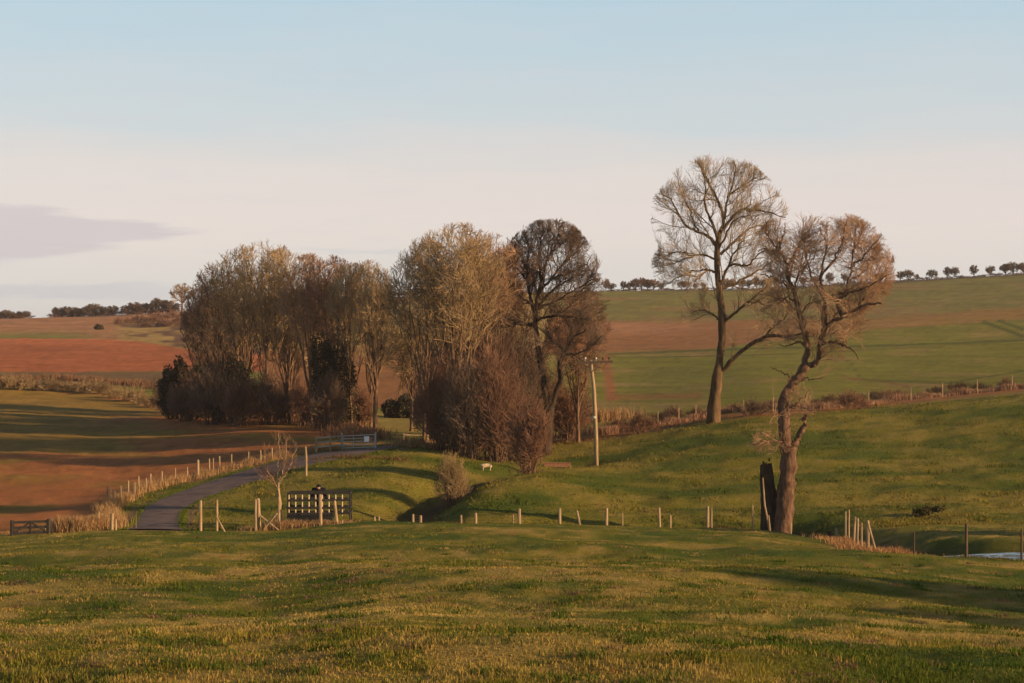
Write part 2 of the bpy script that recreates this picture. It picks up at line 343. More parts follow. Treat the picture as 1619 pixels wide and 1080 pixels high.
def albedo(x, y):
    u = CX + F * x / y; py = CY - F * zsample(ZB, x, y) / y
    n1 = fbm(x / 7, y / 5, 21, 4, 0.6); n2 = fbm(x / 1.6, y / 1.4, 31, 4, 0.65); n3 = fbm(x / 30, y / 18, 41, 3)
    c = lerp3(GRN2 + 0 * x[..., None], GRN, sm(n1, 0.3, 0.65))
    n6 = fbm(x / 0.7, y / 1.1, 35, 3, 0.7); dry = sm(0.45 * n1 + 0.45 * n2 + 0.2 * n6 + 0.15 * (n3 - 0.5), 0.53, 0.70)
    dark = sm(0.6 * fbm(x / 3.2, y / 2.2, 37, 3) + 0.4 * n6, 0.56, 0.70)
    near = 1 - sm(y, 112, 119)
    c = lerp3(c, DRY, dry * (0.35 + 0.42 * near)); c = lerp3(c, GRN2 * np.array([0.55, 0.8, 0.8]), dark * (0.45 + 0.3 * near))
    # straw coloured run of old grass across the near pasture
    run = near * np.exp(-((y - (38.5 + 0.12 * x + 2.5 * (n3 - 0.5))) / 2.6) ** 2) * sm(n2, 0.3, 0.6)
    c = lerp3(c, DRY * 1.35, run * 0.8)
    mole = near * sm(fbm(x / 0.7, y / 0.7, 77, 2), 0.86, 0.90) * 0.6
    c = lerp3(c, SOIL, mole)
    far = (y > 119)
    e = 2.5
    # ploughed field left of the lane, with drilled corn greening it
    left = far * (1 - sm(u, 560, 640)) * sm(itp(u, FENCEL) - py, 0, 3) * sm(py - itp(u, [(-700, 615), (0, 611), (200, 622), (300, 636), (400, 652), (480, 664), (560, 688), (640, 700)]), 0, 3)
    left = np.where(u < 165, far * sm(py - 611, 0, 3) * sm(y, 119, 121), left)
    g = sm(fbm(u / 160 + py / 90, py / 9, 51, 3) + 0.5 * sm(-(u - 330), 0, 260) * sm(-(py - 735), 0, 50) - 0.12, 0.38, 0.66)
    lc = lerp3(SOIL * 1.15 + 0 * x[..., None], CROP * 1.0, g * 0.55)
    lc = lc * (0.85 + 0.35 * fbm(x / 3, y / 3, 61, 3))[..., None]
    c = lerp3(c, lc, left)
    # dry tall-grass verge along the lane fence
    vg = far * np.exp(-((py - itp(u, FENCEL)) / 5.0) ** 2) * (u > 160) * (u < 560)
    c = lerp3(c, STRAW * 0.8, vg * 0.8)
    # bank below the wood
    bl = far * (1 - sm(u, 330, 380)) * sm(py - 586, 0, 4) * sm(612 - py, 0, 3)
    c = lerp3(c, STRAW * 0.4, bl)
    hill = far & (py < 588) & (u < 900)
    tl = np.clip((u - 0) / 320, 0, 1)
    c = np.where((hill & (u < 420))[..., None], REDS * (0.8 + 0.4 * n2)[..., None] * (1 + 0.25 * sm(py, 552, 540))[..., None], c)
    top = hill & (py < itp(u, [(0, 535), (150, 536), (210, 539), (270, 548), (340, 560)]))
    tc_ = lerp3(TAN + 0 * x[..., None], OLIVE * 1.1, sm(py, 518, 534) * (1 - sm(u, 90, 200)))
    sc = sm(py, 503, 510) * sm(u, 170, 200) * (u < 420)
    tc_ = lerp3(tc_, lerp3(DRY + 0 * x[..., None], MUD * 1.2, sm(fbm(u / 22, py / 5, 71, 3), 0.4, 0.6)), sc * 0.8)
    c = np.where((top & (u < 420))[..., None], tc_, c)
    c = np.where((hill & (u >= 420))[..., None], lerp3(DRY * 0.95 + 0 * x[..., None], BRN * 0.8, sm(py, 540, 560)), c)
    c = np.where((far & (u > 420) & (u < 760) & (py < 482))[..., None], BRN * 0.6, c)
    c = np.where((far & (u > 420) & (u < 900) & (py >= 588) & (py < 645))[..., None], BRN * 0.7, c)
    # bright meadow in the gap of the wood
    gap = far * sm(u, 545, 560) * (1 - sm(u, 680, 700)) * sm(py, 652, 655) * (1 - sm(py, 684, 690))
    c = lerp3(c, np.array([0.24, 0.19, 0.045]) + 0 * c, gap)
    # right hand hill: corn below, bare strip, olive top
    hb = itp(u, [(860, 700), (960, 690), (1060, 672), (1130, 659), (1300, 648), (1400, 638), (1500, 628), (1619, 616), (1850, 596), (2500, 560)])
    rt = far & (u > 860) & (py < hb)
    l1 = itp(u, [(900, 560), (960, 557), (1120, 552), (1340, 524), (1619, 505), (1900, 480)])
    l0 = itp(u, [(900, 508), (1100, 508), (1340, 505), (1619, 486), (1900, 460)])
    n4 = fbm(u / 120, py / 8, 81, 4); n5 = fbm(u / 25, py / 25, 83, 3)
    rc_ = lerp3(CROP + 0 * c, DRY * 0.75, sm(0.7 * n4 + 0.3 * n5, 0.45, 0.75))
    rc_ = lerp3(rc_, lerp3(BRN + 0 * c, TAN * 0.95, sm(1180 - u, 0, 160) * sm(np.abs(py - 518), 14, 4)), sm(l1 - py, -2.5, 2.5) * (1 - .4 * sm(u, 1130, 1400)))
    rc_ = lerp3(rc_, lerp3(OLIVE + 0 * c, TAN * 0.8, 0.45 * sm(n4, 0.5, 0.75)), sm(l0 - py + 8 * (n4 - .5), -4, 4))
    rc_ = lerp3(rc_, MUD + 0 * c, sm(np.abs(py - itp(u, [(900, 459), (1200, 457), (1400, 446), (1619, 433), (1900, 412)])), 3.0, 1.0))   # hedge foot on the skyline
    def line(pts, w, k, cc=GRN2 * 0.7):
        nonlocal rc_
        xs = [p[0] for p in pts]; m_ = (u > xs[0]) & (u < xs[-1])
        rc_ = lerp3(rc_, cc + 0 * c, np.where(m_, sm(np.abs(py - itp(u, pts)), w, w * 0.3), 0) * k)
    line([(960, 560), (1120, 554), (1200, 551), (1340, 548), (1440, 545), (1619, 538), (1900, 528)], 2.4, 0.75)
    line([(1300, 560), (1318, 565), (1336, 598), (1390, 602), (1440, 612)], 3.0, 0.7, BRN * 0.7)
    line([(1330, 562), (1345, 575), (1362, 600), (1500, 606), (1619, 586)], 2.6, 0.55)
    line([(1555, 509), (1619, 532)], 3.2, 0.95); line([(1578, 507), (1619, 521)], 2.8, 0.95)
    rc_ = lerp3(rc_, SOIL * 1.1 + 0 * c, sm(np.abs(u - (958 + (py - 560) * 0.12)), 7 + (py - 560) * 0.09, 3) * (py > 560) * (py < 634) * (u > 940))
    rc_ = lerp3(rc_, SOIL + 0 * c, 0.7 * np.exp(-((py - 628 + (u - 1000) * 0.02) / 5) ** 2) * (u > 960) * (u < 1110))
    c = np.where(rt[..., None], rc_, c)
    n7 = fbm(u / 70, py / 1.9, 93, 3, .7); n8 = fbm(u / 9, py / 1.5, 94, 2, .7); c = c * (1 + far * (py < 760) * ((u < 620) | rt | (py < 640)) * (0.55 * (n7 - .5) + 0.4 * (n8 - .5)))[..., None]
    # reddish dead growth at the hedge foot
    c = lerp3(c, STRAW * np.array([0.75, 0.5, 0.45]) + 0 * c, far * (u > 860) * np.exp(-((py - hb) / 4.5) ** 2) * 0.9)
    # stream banks and wet ground
    s_ = seg_dist(x, y, STREAM); c = lerp3(c, MUD * 0.8 + 0 * c, np.exp(-(s_ / 1.7) ** 2) * 0.85)
    # gravelly lane edge
    r_ = seg_dist(x, y, rc); c = lerp3(c, np.array([0.20, 0.13, 0.085]) + 0 * c, sm(r_, 2.7, 2.0) * 0.9)
    return np.clip(c, 0.004, 0.8)
nu = len(US)
V = np.stack([XX, DD, ZG], -1).reshape(-1, 3)
idx = np.arange(nu * NS).reshape(nu, NS)
Fq = np.stack([idx[:-1, :-1], idx[1:, :-1], idx[1:, 1:], idx[:-1, 1:]], -1).reshape(-1, 4)
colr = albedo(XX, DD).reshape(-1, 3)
# far country beyond the skyline, and turf round the photographer's feet
far_y = np.array([1400., 3000., 9000.]); ex = []
b0 = len(V); prev = idx[:, -1]; add = []; addc = []; addf = []
for k, fy in enumerate(far_y):
    xs = (US - CX) / F * fy; zs = ZG[:, -1] - (fy - 900) * np.array([0.05, 0.035, 0.02])[k]
    cur = np.arange(nu) + b0 + k * nu
    add.append(np.stack([xs, np.full(nu, fy), zs], -1)); addc.append(np.tile(OLIVE, (nu, 1)))
    addf.append(np.stack([prev[:-1], prev[1:], cur[1:], cur[:-1]], -1)); prev = cur
bk = b0 + 3 * nu; cur = np.arange(nu) + bk
add.append(np.stack([np.linspace(-40, 40, nu), np.full(nu, -25.), np.full(nu, -2.0)], -1)); addc.append(np.tile(GRN, (nu, 1)))
addf.append(np.stack([cur[:-1], cur[1:], idx[1:, 0], idx[:-1, 0]], -1))
ground = np_mesh('ground', np.concatenate([V] + add), np.concatenate([Fq] + addf), M_GROUND, color=np.concatenate([colr] + addc), smooth=True)
tag(ground, kind='structure')

# lane: a sheet just above the ground
def resample(pts, n):
    p = np.array(pts, float); s = np.concatenate([[0], np.cumsum(np.hypot(*np.diff(p, axis=0).T))]); t = np.linspace(0, s[-1], n)
    return np.stack([np.interp(t, s, p[:, k]) for k in range(p.shape[1])], -1)
def smooth_line(p, it=6):
    p = p.copy()
    for _ in range(it): p[1:-1] = 0.25 * p[:-2] + 0.5 * p[1:-1] + 0.25 * p[2:]
    return p
A = smooth_line(resample(rl, 160), 14); B = smooth_line(resample(rr, 160), 14)
nr = 9; T = np.linspace(0, 1, nr)[None, :, None]; G = A[:, None, :] * (1 - T) + B[:, None, :] * T
gzv = zsample(ZG, G[..., 0], G[..., 1]) + 0.035 + 0.05 * (1 - (2 * np.linspace(0, 1, nr)[None] - 1) ** 2)
RV = np.concatenate([G, gzv[..., None]], -1).reshape(-1, 3); ri = np.arange(160 * nr).reshape(160, nr)
road = np_mesh('road', RV, np.stack([ri[:-1, :-1], ri[:-1, 1:], ri[1:, 1:], ri[1:, :-1]], -1).reshape(-1, 4), M_ROAD, smooth=True); tag(road, kind='structure')
# pond
pw = [wp(1436, 91.5), wp(1475, 89.8), wp(1505, 88.6), wp(1540, 90.3), wp(1590, 91.5), wp(1700, 92.5), wp(1700, 95.5), wp(1560, 94.5), wp(1460, 92.6)]
mb = MB(); mb.v = [(x, y, POND_Z - 0.02) for x, y in pw]; mb.f = [list(range(len(pw)))]
tag(mb.build('water', M_WATER), kind='structure')

# ------------------------------------------------------------------ grass
def blades(name, P, H, Wd, C, lean=0.5, parent=None, mat=None, rng=RNG, k=1):
    """P (n,3) roots -> one bent blade each (two faces)"""
    n = len(P); a = rng.uniform(0, 2 * np.pi, n); la = rng.uniform(0, 2 * np.pi, n); l = rng.uniform(0.1, 1, n) * lean * H
    dx, dy = np.cos(a) * Wd / 2, np.sin(a) * Wd / 2
    lx, ly = np.cos(la) * l, np.sin(la) * l
    v0 = P + np.stack([-dx, -dy, -0.03 + 0 * H], -1); v1 = P + np.stack([dx, dy, -0.03 + 0 * H], -1)
    m1 = P + np.stack([dx * .8 + lx * .35, dy * .8 + ly * .35, H * .6], -1); m0 = P + np.stack([-dx * .8 + lx * .35, -dy * .8 + ly * .35, H * .6], -1)
    tp = P + np.stack([lx, ly, H], -1)
    Vv = np.stack([v0, v1, m1, m0, tp], 1).reshape(-1, 3); b = np.arange(n)[:, None] * 5
    C5 = np.repeat(C, 5, 0)
    return np_mesh(name, Vv, [b + np.array([[0, 1, 2, 3]]), b + np.array([[3, 2, 4]])], mat or M_GRASS, parent, color=C5)
def scatter_pasture(n, d0, d1, u0=-120, u1=1740, pw_=1.0, rng=RNG):
    d = np.exp(rng.uniform(math.log(d0), math.log(d1), n)) if pw_ == 1 else rng.uniform(d0, d1, n)
    u = rng.uniform(u0, u1, n); return (u - CX) / F * d, d
nt_ = 62000; x, y = scatter_pasture(nt_, 20, 118)
keep = seg_dist(x, y, STREAM) > 1.5; x, y = x[keep], y[keep]
cl = fbm(x / 1.3, y / 1.3, 91, 3); cl2 = fbm(x / 6, y / 5, 92, 2)
kk = 5; X5 = np.repeat(x, kk) + RNG.normal(0, 0.05, len(x) * kk) * np.repeat(1 + y / 60, kk); Y5 = np.repeat(y, kk) + RNG.normal(0, 0.05, len(x) * kk) * np.repeat(1 + y / 60, kk)
Hh = np.repeat(0.03 + 0.085 * sm(cl, 0.45, 0.8) * sm(cl2, 0.3, 0.7), kk) * RNG.uniform(0.5, 1.3, len(X5))
Wd = 0.008 + Y5 * 0.00022
Cc = albedo(X5, Y5) * RNG.uniform(0.75, 1.25, (len(X5), 1)); dr = RNG.uniform(0, 1, len(X5)) < 0.05; Cc[dr] = Cc[dr] * .4 + DRY * .5
g = blades('pasture_grass', np.stack([X5, Y5, zsample(ZG, X5, Y5)], -1), Hh, Wd, Cc, 0.8)
tag(g, 'short olive and straw coloured turf covering the near pasture', 'grass', kind='stuff')
nt_ = 110000; x = RNG.uniform(-250, 1850, nt_); d = 119 + RNG.uniform(0, 1, nt_) ** 1.3 * 85; x = (x - CX) / F * d; y = d
u = CX + F * x / y; py = CY - F * zsample(ZG, x, y) / y
ok = (seg_dist(x, y, rc) > 2.2) & (seg_dist(x, y, STREAM) > 1.0) & ((u > 700) | (py > itp(u, FENCEL))) & (u > 170) & (PD.min() < 1e9)
hb_ = itp(u, [(860, 700), (960, 690), (1060, 672), (1130, 659), (1300, 648), (1400, 638), (1500, 628), (1619, 616), (1850, 596)])
ok &= (u < 860) | (py > hb_); x, y = x[ok], y[ok]
cl = fbm(x / 2, y / 2, 95, 3)
H2 = 0.05 + 0.21 * sm(cl, 0.5, 0.75) * RNG.uniform(.4, 1.2, len(x))
g = blades('meadow_grass', np.stack([x, y, zsample(ZG, x, y)], -1), H2, np.full(len(x), 0.07), albedo(x, y) * RNG.uniform(0.6, 1.05, (len(x), 1)), 1.2)
tag(g, 'green turf on the valley floor and the slope beyond the stream', 'grass', kind='stuff')
def strip(name, pts, n, w, h, c, wd=0.03, lean=0.5, cvar=0.25, dmin=118.5, label=None, world=False):
    """tall grass or stalks along a line of photo points or of world points"""
    P = resample(pts if world else [hit(a, b, dmin)[:2] for a, b in pts], 200)
    t = RNG.uniform(0, 199, n); i = np.minimum(t.astype(int), 198); f = (t - i)[:, None]; q = P[i] * (1 - f) + P[i + 1] * f
    q = q + RNG.normal(0, w, (n, 2)); z = zsample(ZG, q[:, 0], q[:, 1])
    dens = vnoise(q[:, 0] / 1.2, q[:, 1] / 1.2, 13); H = h * (0.35 + 0.9 * dens) * RNG.uniform(0.5, 1.2, n)
    C = np.array(c)[None] * RNG.uniform(1 - cvar, 1 + cvar, (n, 1)) * (1 + RNG.uniform(-.1, .1, (n, 3)))
    o = blades(name, np.column_stack([q, z]), H, np.full(n, wd), C, lean)
    if label: tag(o, label, 'grass', kind='stuff')
    return o
strip('dead_grass', [(168, 838), (170, 806), (203, 789), (238, 775), (277, 762), (313, 757), (347, 745), (393, 737), (470, 719), (540, 711)], 9000, 0.45, 0.75, STRAW * 0.9, 0.03, label='pale dead grass standing along the lane fence')
strip('dead_grass', [wp(112, 120.5), wp(130, 121.5), wp(160, 122.5)], 6000, 0.7, 1.15, STRAW * 0.95, 0.035, 0.7, world=True, label='heaped straw coloured grass between the dark field gate and the lane')
strip('dead_grass', [wp(-60, 120.5), wp(60, 120.5), wp(160, 120.5)], 500, 0.4, 0.22, STRAW * 0.8, 0.03, 0.7, world=True, label='thin pink dead grass along the foot of the dark field gate')
strip('dead_grass', [wp(400, 119), wp(470, 119.3), wp(540, 119.5)], 3500, 0.5, 0.45, STRAW * 0.9, 0.035, 0.6, world=True, label='reddish dead stalks in front of the railed feeder')
strip('dead_bracken', [wp(1318, 111), wp(1345, 100), wp(1380, 92), wp(1432, 88)], 7000, 0.6, 0.42, np.array([0.38, 0.22, 0.10]), 0.04, 0.9, world=True, label='rust brown dead bracken round the cluster of leaning posts')
HB = [(885, 692), (960, 686), (1010, 678), (1060, 670), (1130, 656), (1300, 646), (1400, 636), (1500, 626), (1619, 614), (1800, 598)]
strip('dead_reeds', HB, 20000, 0.45, 0.75, np.array([0.33, 0.20, 0.125]), 0.05, 0.35, 0.35, label='russet dead stalks along the foot of the right hand hedgerow')
strip('dead_grass', [(0, 600), (100, 600), (200, 607), (300, 618), (330, 630), (400, 648), (470, 660), (540, 680), (590, 694)], 14000, 1.2, 1.0, np.array([0.24, 0.135, 0.075]), 0.09, 0.6, label='pinkish rough grass on the bank below the left wood')
strip('dead_grass', [(636, 706), (690, 708), (735, 712)], 3500, 0.9, 0.8, STRAW * 0.95, 0.05, 0.6, label='pale rough grass beside the small hurdle')
strip('dead_grass', [(880, 672), (925, 668), (960, 664)], 6000, 1.6, 1.5, STRAW * 0.85, 0.06, 0.6, label='tawny long grass behind the utility pole')
strip('rough_grass', [(490, 728), (560, 724), (640, 728)], 900, 0.4, 0.3, np.array([0.16, 0.10, 0.04]), 0.05, 0.8, label='brown clumps of rough grass beside the lane gate')
strip('streamside_grass', [wp(690, 121.5), wp(850, 121), wp(1000, 121), wp(1200, 121.5), wp(1300, 116)], 5000, 0.35, 0.4, np.array([0.10, 0.07, 0.03]), 0.04, 0.8, world=True, label='brown rank grass on the lip of the stream')
strip('pond_rushes', [wp(1500, 87.5), wp(1560, 87), wp(1640, 86)], 3500, 0.6, 0.35, np.array([0.12, 0.10, 0.03]), 0.03, 0.8, world=True, label='low rushes on the near shore of the pond')

nc_ = 1500; cx_, cy_ = scatter_pasture(nc_, 21, 75); cs = RNG.uniform(.06, .22, nc_); kb = 46
TX = np.repeat(cx_, kb) + RNG.normal(0, 1, nc_ * kb) * np.repeat(cs, kb) * 1.5; TY = np.repeat(cy_, kb) + RNG.normal(0, 1, nc_ * kb) * np.repeat(cs, kb)
kind = RNG.uniform(0, 1, nc_); base_c = np.where((kind < .55)[:, None], GRN2 * np.array([.75, .95, .9]), np.where((kind < .8)[:, None], DRY * .95, MUD * 2.2)); hh = np.where(kind < .55, .09, .06) * RNG.uniform(.6, 1.5, nc_)
g = blades('tussock_grass', np.stack([TX, TY, zsample(ZG, TX, TY)], -1), np.repeat(hh, kb) * RNG.uniform(.4, 1.2, len(TX)), 0.009 + TY * .0002, np.repeat(base_c, kb, 0) * RNG.uniform(.7, 1.25, (len(TX), 1)), 1.1)
tag(g, 'coarser dark and bleached tussocks scattered through the near pasture', 'grass', kind='stuff')
strip('verge_grass', [tuple(q) for q in A], 5000, 0.16, 0.16, GRN2 * 1.3, 0.04, 0.9, world=True, label='ragged grass fringing the left edge of the lane')
strip('verge_grass', [tuple(q) for q in B], 5000, 0.16, 0.16, GRN2 * 1.3, 0.04, 0.9, world=True, label='ragged grass fringing the right edge of the lane')
# ------------------------------------------------------------------ trees
def tubes(P, R, k):
    """P (N,S,3) R (N,S) -> verts, quads"""
    N, Sg, _ = P.shape
    T = np.empty_like(P); T[:, 1:-1] = P[:, 2:] - P[:, :-2]; T[:, 0] = P[:, 1] - P[:, 0]; T[:, -1] = P[:, -1] - P[:, -2]
    T /= np.linalg.norm(T, axis=-1, keepdims=True) + 1e-9
    ref = np.where(np.abs(T[:, :1, 2:3]) > 0.8, np.array([1., 0.1, 0]), np.array([0.05, 0.1, 1.])); ref = np.broadcast_to(ref, T.shape)
    u = np.cross(T, ref); u /= np.linalg.norm(u, axis=-1, keepdims=True) + 1e-9; w = np.cross(T, u)
    a = 2 * np.pi * np.arange(k) / k
    V = P[:, :, None, :] + (u[:, :, None, :] * np.cos(a)[:, None] + w[:, :, None, :] * np.sin(a)[:, None]) * R[:, :, None, None]
    i = np.arange(N * Sg * k).reshape(N, Sg, k); j = np.roll(i, -1, 2)
    Q = np.stack([i[:, :-1], j[:, :-1], j[:, 1:], i[:, 1:]], -1).reshape(-1, 4)
    return V.reshape(-1, 3), Q
def join(parts):
    Vs, Fs, b = [], [], 0
    for v, f in parts: Vs.append(v); Fs.append(f + b); b += len(v)
    return np.concatenate(Vs), np.concatenate(Fs)
def env_exit(p, d, env):
    """distance along d from p to the far side of the crown (union of ellipsoids)"""
    best = np.zeros(len(p))
    for e in env:
        c, r = np.array(e[:3]), np.array(e[3:]); q = (p - c) / r; v = d / r
        A = (v * v).sum(-1); Bq = (q * v).sum(-1); C = (q * q).sum(-1) - 1; D = Bq * Bq - A * C
        t = np.where(D > 0, (-Bq + np.sqrt(np.maximum(D, 0))) / A, 0); best = np.maximum(best, np.where((C < 0.3) | (t > 0), t, 0))
    return best
def unit(v): return v / (np.linalg.norm(v, axis=-1, keepdims=True) + 1e-9)
def level(P, R, nc, t0, t1, L, ang, segs, wob, up, rr, rmin, env, rng, lmin=0.12, tfall=0.3):
    N, Sg, _ = P.shape; M = N * nc; pi = np.repeat(np.arange(N), nc)
    t = (np.tile(np.arange(nc), N) + rng.uniform(0, 1, M)) / nc * (t1 - t0) + t0
    f = t * (Sg - 1); i = np.minimum(f.astype(int), Sg - 2); w = (f - i)[:, None]
    p = P[pi, i] * (1 - w) + P[pi, i + 1] * w; r = R[pi, i] * (1 - w[:, 0]) + R[pi, i + 1] * w[:, 0]
    tan = unit(P[pi, i + 1] - P[pi, i]); rnd = unit(rng.normal(0, 1, (M, 3))); perp = unit(rnd - tan * (rnd * tan).sum(-1, keepdims=True))
    a = np.radians(rng.uniform(ang[0], ang[1], M))[:, None] * (1 - 0.45 * t[:, None]); d = unit(tan * np.cos(a) + perp * np.sin(a) + np.array([0, 0, up * 0.5]))
    ex = env_exit(p, d, env); e_ = p + d * ex[:, None]; ex = ex * (0.62 + 0.62 * vnoise(e_[:, 0] / 1.3 + e_[:, 1] / 1.9 + 31, e_[:, 2] / 1.3 + 57, 7)); LL = np.minimum(L * rng.uniform(0.5, 1.15, M) * (1 - tfall * t), ex * rng.uniform(0.35, 1.0, M) ** .7 * 1.3)
    plen = np.linalg.norm(P[pi, -1] - P[pi, 0], axis=-1); LL = np.minimum(LL, plen * 1.3 + 0.15)
    k = LL > lmin; p, d, r, LL = p[k], d[k], r[k], LL[k]
    out = [p]
    for s_ in range(segs):
        d = unit(d + rng.normal(0, wob, d.shape) + np.array([0, 0, up])); p = p + d * (LL / segs)[:, None]; out.append(p)
    Pn = np.stack(out, 1); r0 = np.maximum(np.minimum(r * rr * np.minimum(1, 0.5 + LL / L), LL * 0.028 + 0.004), rmin); Rn = r0[:, None] * np.linspace(1, 0.35, segs + 1)[None]; Rn = np.maximum(Rn, rmin * 0.6)
    return Pn, Rn
def limb_arrays(limbs, n=18, wob=0.05, rng=RNG):
    P, R = [], []
    for li, (pts, r0, r1) in enumerate(limbs):
        q = resample(pts, 40); q = smooth_line(q, 5); q = q[np.linspace(0, 39, n).astype(int)]
        q[1:-1] += rng.normal(0, wob * (0.35 if li == 0 else 1), q[1:-1].shape); P.append(q); R.append(np.interp(np.linspace(0, 1, n), np.linspace(0, 1, len(r0)), r0) if isinstance(r0, (list, tuple)) else np.linspace(r0, r1, n))
    return np.array(P), np.array(R)
def make_tree(name, loc, limbs, env, spec, m_bark, m_twig, seed, base_flare=True, trunk_idx=(0,), bare=(), spray=10):
    """limbs: (points, r0, r1) in metres relative to the foot of the tree; spec: growth levels"""
    rng = np.random.default_rng(seed); root = empty(name, loc)
    P, R = limb_arrays(limbs, rng=rng)
    if base_flare:
        for t_ in trunk_idx: R[t_, 0] *= 1.3; R[t_, 1] *= 1.06
    P_, R_ = P.copy(), R * (1 + .06 * rng.normal(0, 1, R.shape) * (R > .06))
    v, f = tubes(P_, R_, 12); rv = np.repeat(R_.ravel(), 12); cen = np.repeat(P_.reshape(-1, 3), 12, 0)
    v = cen + (v - cen) * (1 + .08 * rng.normal(0, 1, len(v)) * np.clip(rv / .12, 0, 1))[:, None]; np_mesh('trunk', v, f, m_bark, root, smooth=True)
    parts = []; cp, cr = P, R; gen = []
    for li, s in enumerate(spec):
        src_P, src_R = (cp, cr)
        if li == 0:                                             # nothing sprouts from the lower trunk
            sel = [i for i in range(len(P)) if i not in trunk_idx and i not in bare]; src_P, src_R = (P[sel], R[sel]) if sel else (P, R)
        Pn, Rn = level(src_P, src_R, rng=rng, env=env, **s); gen.append((Pn, Rn)); cp, cr = Pn, Rn
        parts.append(tubes(Pn, Rn, 5 if li < 1 else (4 if li < 2 else 3)))
        if li == 1 and len(limbs) > 2:                          # short spray straight off the limbs too
            Pe, Re = level(P[sel], R[sel], spray, 0.1, 1.0, s['L'] * 0.7, (35, 80), s['segs'], s['wob'], s['up'], 0.25, s['rmin'], env, rng)
            cp = np.concatenate([cp, Pe]); cr = np.concatenate([cr, Re]); parts.append(tubes(Pe, Re, 4))
    v, f = join(parts); np_mesh('crown', v, f, m_twig, root)
    return root, gen
def spec_big(k=1.0, L=4.5, up=0.05, wob=0.22, n=(9, 8, 6, 4), tw=0.0085):
    return [dict(nc=int(n[0] * k), t0=0.12, t1=1.0, L=L, ang=(28, 62), segs=7, wob=wob, up=up, rr=0.55, rmin=max(.02, 2.6 * tw)),
            dict(nc=n[1], t0=0.15, t1=1.0, L=L * .52, ang=(25, 56), segs=5, wob=wob * .8, up=up, rr=0.55, rmin=1.6 * tw),
            dict(nc=n[2], t0=0.15, t1=1.0, L=L * .31, ang=(22, 50), segs=3, wob=wob * .6, up=up, rr=0.6, rmin=1.15 * tw),
            dict(nc=n[3], t0=0.2, t1=1.0, L=L * .18, ang=(18, 45), segs=2, wob=wob * .4, up=up, rr=0.7, rmin=tw)]
def px_limbs(base_px, base_py, D, lst, rng):
    """traced limbs (photo px) -> metres around the foot, each wandering its own way in depth"""
    s = D / F; out = []; ends = {}
    for key, frm, pts, r0, r1, dep in lst:
        d0 = 0.0
        if frm is not None:
            q = min(ends[frm], key=lambda e: (e[0] - pts[0][0]) ** 2 + (e[1] - pts[0][1]) ** 2); d0 = q[2]
        n = len(pts); P = []; E = []
        for i, (a, b) in enumerate(pts):
            dd = d0 + dep * (i / max(n - 1, 1)) ** 1.2
            P.append(((a - base_px) * s, dd, (base_py - b) * s)); E.append((a, b, dd))
        ends[key] = E; out.append((P, [v * s for v in r0] if isinstance(r0, list) else r0 * s, r1 * s))
    return out
def px_env(base_px, base_py, D, lst, depth_k=1.0):
    s = D / F; return [((a - base_px) * s, dz, (base_py - b) * s, rx * s, rx * s * depth_k, ry * s) for a, b, rx, ry, dz in lst]

